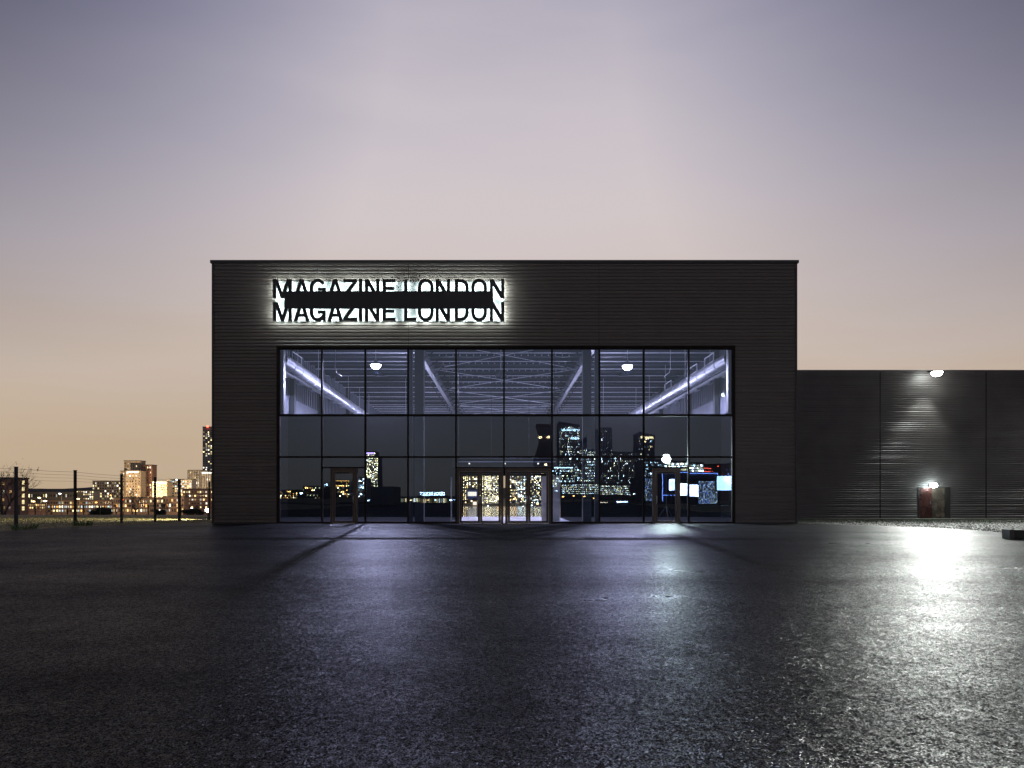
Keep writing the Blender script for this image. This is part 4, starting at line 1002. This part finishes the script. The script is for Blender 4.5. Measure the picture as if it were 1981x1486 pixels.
t = city('mirror_tower', 'dark tower with an orange lit top floor mirrored in the ninth middle pane', 1237, 1270, 843, 300, 'dark', 20, 16, .20, ('white','cool','warm'), ST_*.55, pb=950, crown=('warm', 10, .8), roofbox=False, **MK)
crown_wedge(t, half(1237, 1270, 300), PR(0, 843, 300).z + .05, 1.4, .3)
city('mirror_office', 'glassy office with a bluish lit roof edge mirrored right of the entrance doors', 1068, 1112, 905, 230, 'dark', 10, 24, .30, ('cool','cool','white','yellow'), ST_*.45, pb=955, crown=('cool', 12, .8), **MK)
city('mirror_office', 'long lower office with yellow green floors mirrored behind the lamps', 1086, 1245, 938, 170, 'dark', 5, 110, .60, ('yellow','yellow','white','cool'), ST_*.34, pb=958, ww=.6, wh=.4, **MK)
city('mirror_office', 'white lit top storey mirrored right of the floodlight', 1288, 1360, 894, 200, 'grey', 3, 22, .62, ('white','yellow','cool'), ST_*.7, pb=912, wh=.6, ww=.85, **MK)
city('mirror_office', 'dark block with cool lit floors mirrored left of the right side door', 1246, 1286, 892, 205, 'dark', 12, 18, .34, ('cool','cool','white'), ST_*.4, pb=955, **MK)
city('mirror_office', 'dark block behind the bright screens mirrored at the right end', 1360, 1425, 897, 210, 'brick_dark', 8, 20, .06, ('blue','red'), ST_*.5, pb=920, **MK)
city('mirror_kiosk', 'low pavilion with a speckled bluish front mirrored left of the right side door', 1247, 1290, 925, 122, 'navy', 24, 30, .5, ('cool','white','blue'), ST_*.10, pb=985, ww=.7, wh=.7, **MK)
city('mirror_kiosk', 'low pavilion with a speckled pale front mirrored between the two screens', 1350, 1387, 928, 110, 'navy', 24, 28, .5, ('cool','white','blue'), ST_*.12, pb=985, ww=.7, wh=.7, **MK)
def screen(px0, px1, p0, p1, d, col, st, label, ex=.0):
    a, b = PR(px0, p1, d), PR(px1, p0, d); W = abs(b.x-a.x)/2; t = thing('led_screen', label, 'screen', ((a.x+b.x)/2, a.y, 0), math.pi, 'lit screens mirrored on the right')
    mb = MB(); mb.box(-W-.2, W+.2, 0, .5, max(.1,a.z-.2), b.z+.2); mb.build('cabinet', wall_mat('navy'), t)
    m = bpy.data.materials.new('screen'); m.use_nodes = True; tt = m.node_tree; tt.nodes.clear()
    n = N(tt, 'ShaderNodeTexNoise'); n.inputs['Scale'].default_value = .6; g = N(tt, 'ShaderNodeNewGeometry'); tt.links.new(g.outputs['Position'], n.inputs['Vector'])
    r = N(tt, 'ShaderNodeValToRGB'); r.color_ramp.elements[0].position = .35; r.color_ramp.elements[1].position = .62; r.color_ramp.elements[0].color = (*[c*.45 for c in col], 1); r.color_ramp.elements[1].color = (*col, 1)
    tt.links.new(n.outputs['Fac'], r.inputs[0]); e = N(tt, 'ShaderNodeEmission'); e.inputs[1].default_value = st * 1.8; tt.links.new(r.outputs[0], e.inputs[0])
    o = N(tt, 'ShaderNodeOutputMaterial'); tt.links.new(e.outputs[0], o.inputs[0]); m.cycles.emission_sampling = 'NONE'
    mb = MB(); mb.box(-W, W, -.05, -.004, max(.3,a.z), b.z); mb.build('display', m, t)
    mb = MB(); 
    for x in (-W*.7, W*.7): mb.box(x-.12, x+.12, .51, .8, 0, b.z)
    mb.build('legs', M['trim'], t)
screen(1314, 1350, 936, 960, 105, (1, .95, 1), 13.3, 'pale white screen mirrored beside the right side door')
screen(1386, 1420, 920, 947, 100, (.55, .75, 1), 13.3, 'large pale blue screen mirrored at the right edge of the glazing')
screen(1294, 1305, 927, 949, 108, (.6, .7, 1), 15.2, 'blue white screen mirrored inside the right side door')
screen(1193, 1214, 970, 987, 90, (.75, .85, 1), 17.1, 'low white blue screen mirrored in the eighth lower pane')
screen(1160, 1177, 973, 982, 92, (1, .7, .4), 11.4, 'low orange screen mirrored in the eighth lower pane')
t = thing('lit_pavilion', 'glazed pavilion with blue edge lights mirrored on the right', 'pavilion', PR(1334, 1000, 112), math.pi); t.location.z = 0
W = 4.6
for z in (1.2, 5.0): mb = MB(); mb.box(-W, W, 0, .12, z, z+.08); mb.build('edge_light', wm('blue', 9), t)
for x in (-W, W-.08): mb = MB(); mb.box(x, x+.08, -.1, 0, .2, 5.0); mb.build('edge_light', wm('blue', 9), t)
mb = MB(); mb.box(-W, W, .2, 6, 0, 5.3); mb.build('wall', wall_mat('navy'), t)
t = thing('neon_sign', 'red neon bars mirrored above the pale blue screen', 'sign', PR(1368, 905, 118), math.pi)
for z in (0, -.6): mb = MB(); mb.tube([(-.6,0,z),(.6,0,z+.08)], .07, 6); mb.build('neon_tube', wm('red', 14), t)
mb = MB(); mb.box(-.1, .1, .1, .2, -6, .4); mb.build('post', M['trim'], t)
for px, py, c, s, r, lab in ((1088, 963, 'amber', 26, .2, 'amber street lamp mirrored left of the lamp row'), (1109, 961, 'amber', 26, .22, 'amber street lamp mirrored second in the lamp row'), (1130, 962, 'amber', 26, .2, 'amber street lamp mirrored third in the lamp row'),
        (1148, 966, 'amber', 18, .16, 'small amber street lamp mirrored right of the lamp row'), (587, 955, 'cool', 30, .3, 'white street lamp mirrored in the first lower pane'), (874, 984, 'cool', 34, .26, 'white lamp mirrored left of the entrance doors'),
        (845, 985, 'cool', 20, .16, 'small cool lamp mirrored under the roof sign'), (798, 985, 'warm', 24, .18, 'warm lamp mirrored under the pavilion'), (830, 986, 'amber', 18, .16, 'amber lamp mirrored under the roof sign'), (1226, 955, 'white', 20, .2, 'white lamp mirrored at the right of the offices'),
        (753, 975, 'cool', 20, .2, 'cool lamp mirrored over the dark container'), (713, 984, 'cool', 20, .22, 'cool lamp mirrored beside the dark container')):
    d = 120.0; p = PR(px, py, d); o = street_lamp((p.x, p.y, 0), max(.5, p.z), c, s, lab, r, 'street lamps behind the viewer'); o.rotation_euler = (0, 0, math.pi)
# dark hoarding, container and hedge behind the viewer
t = thing('shipping_container', 'dark container behind the viewer mirrored in the third lower pane', 'container', PR(738, 1000, 85), math.pi); t.location.z = 0
mb = MB(); mb.box(-1.4, 1.4, 0, 6, .15, 2.5); mb.build('body', wall_mat('dark'), t); mb = MB(); mb.box(-1.3, -.02, -.06, -.003, .25, 2.4); mb.box(.02, 1.3, -.06, -.003, .25, 2.4); mb.build('doors', wall_mat('navy'), t)
t = thing('site_hoarding', 'long dark hoarding behind the viewer mirrored along the bottom panes', 'hoarding', (0, -66, 0), math.pi)
for k in range(24):
    x = -48 + k * 4; mb = MB(); mb.box(x+.03, x+3.97, 0, .06, 0, .32 + .12 * math.sin(k * 1.3)); mb.build('board', wall_mat('dark'), t)
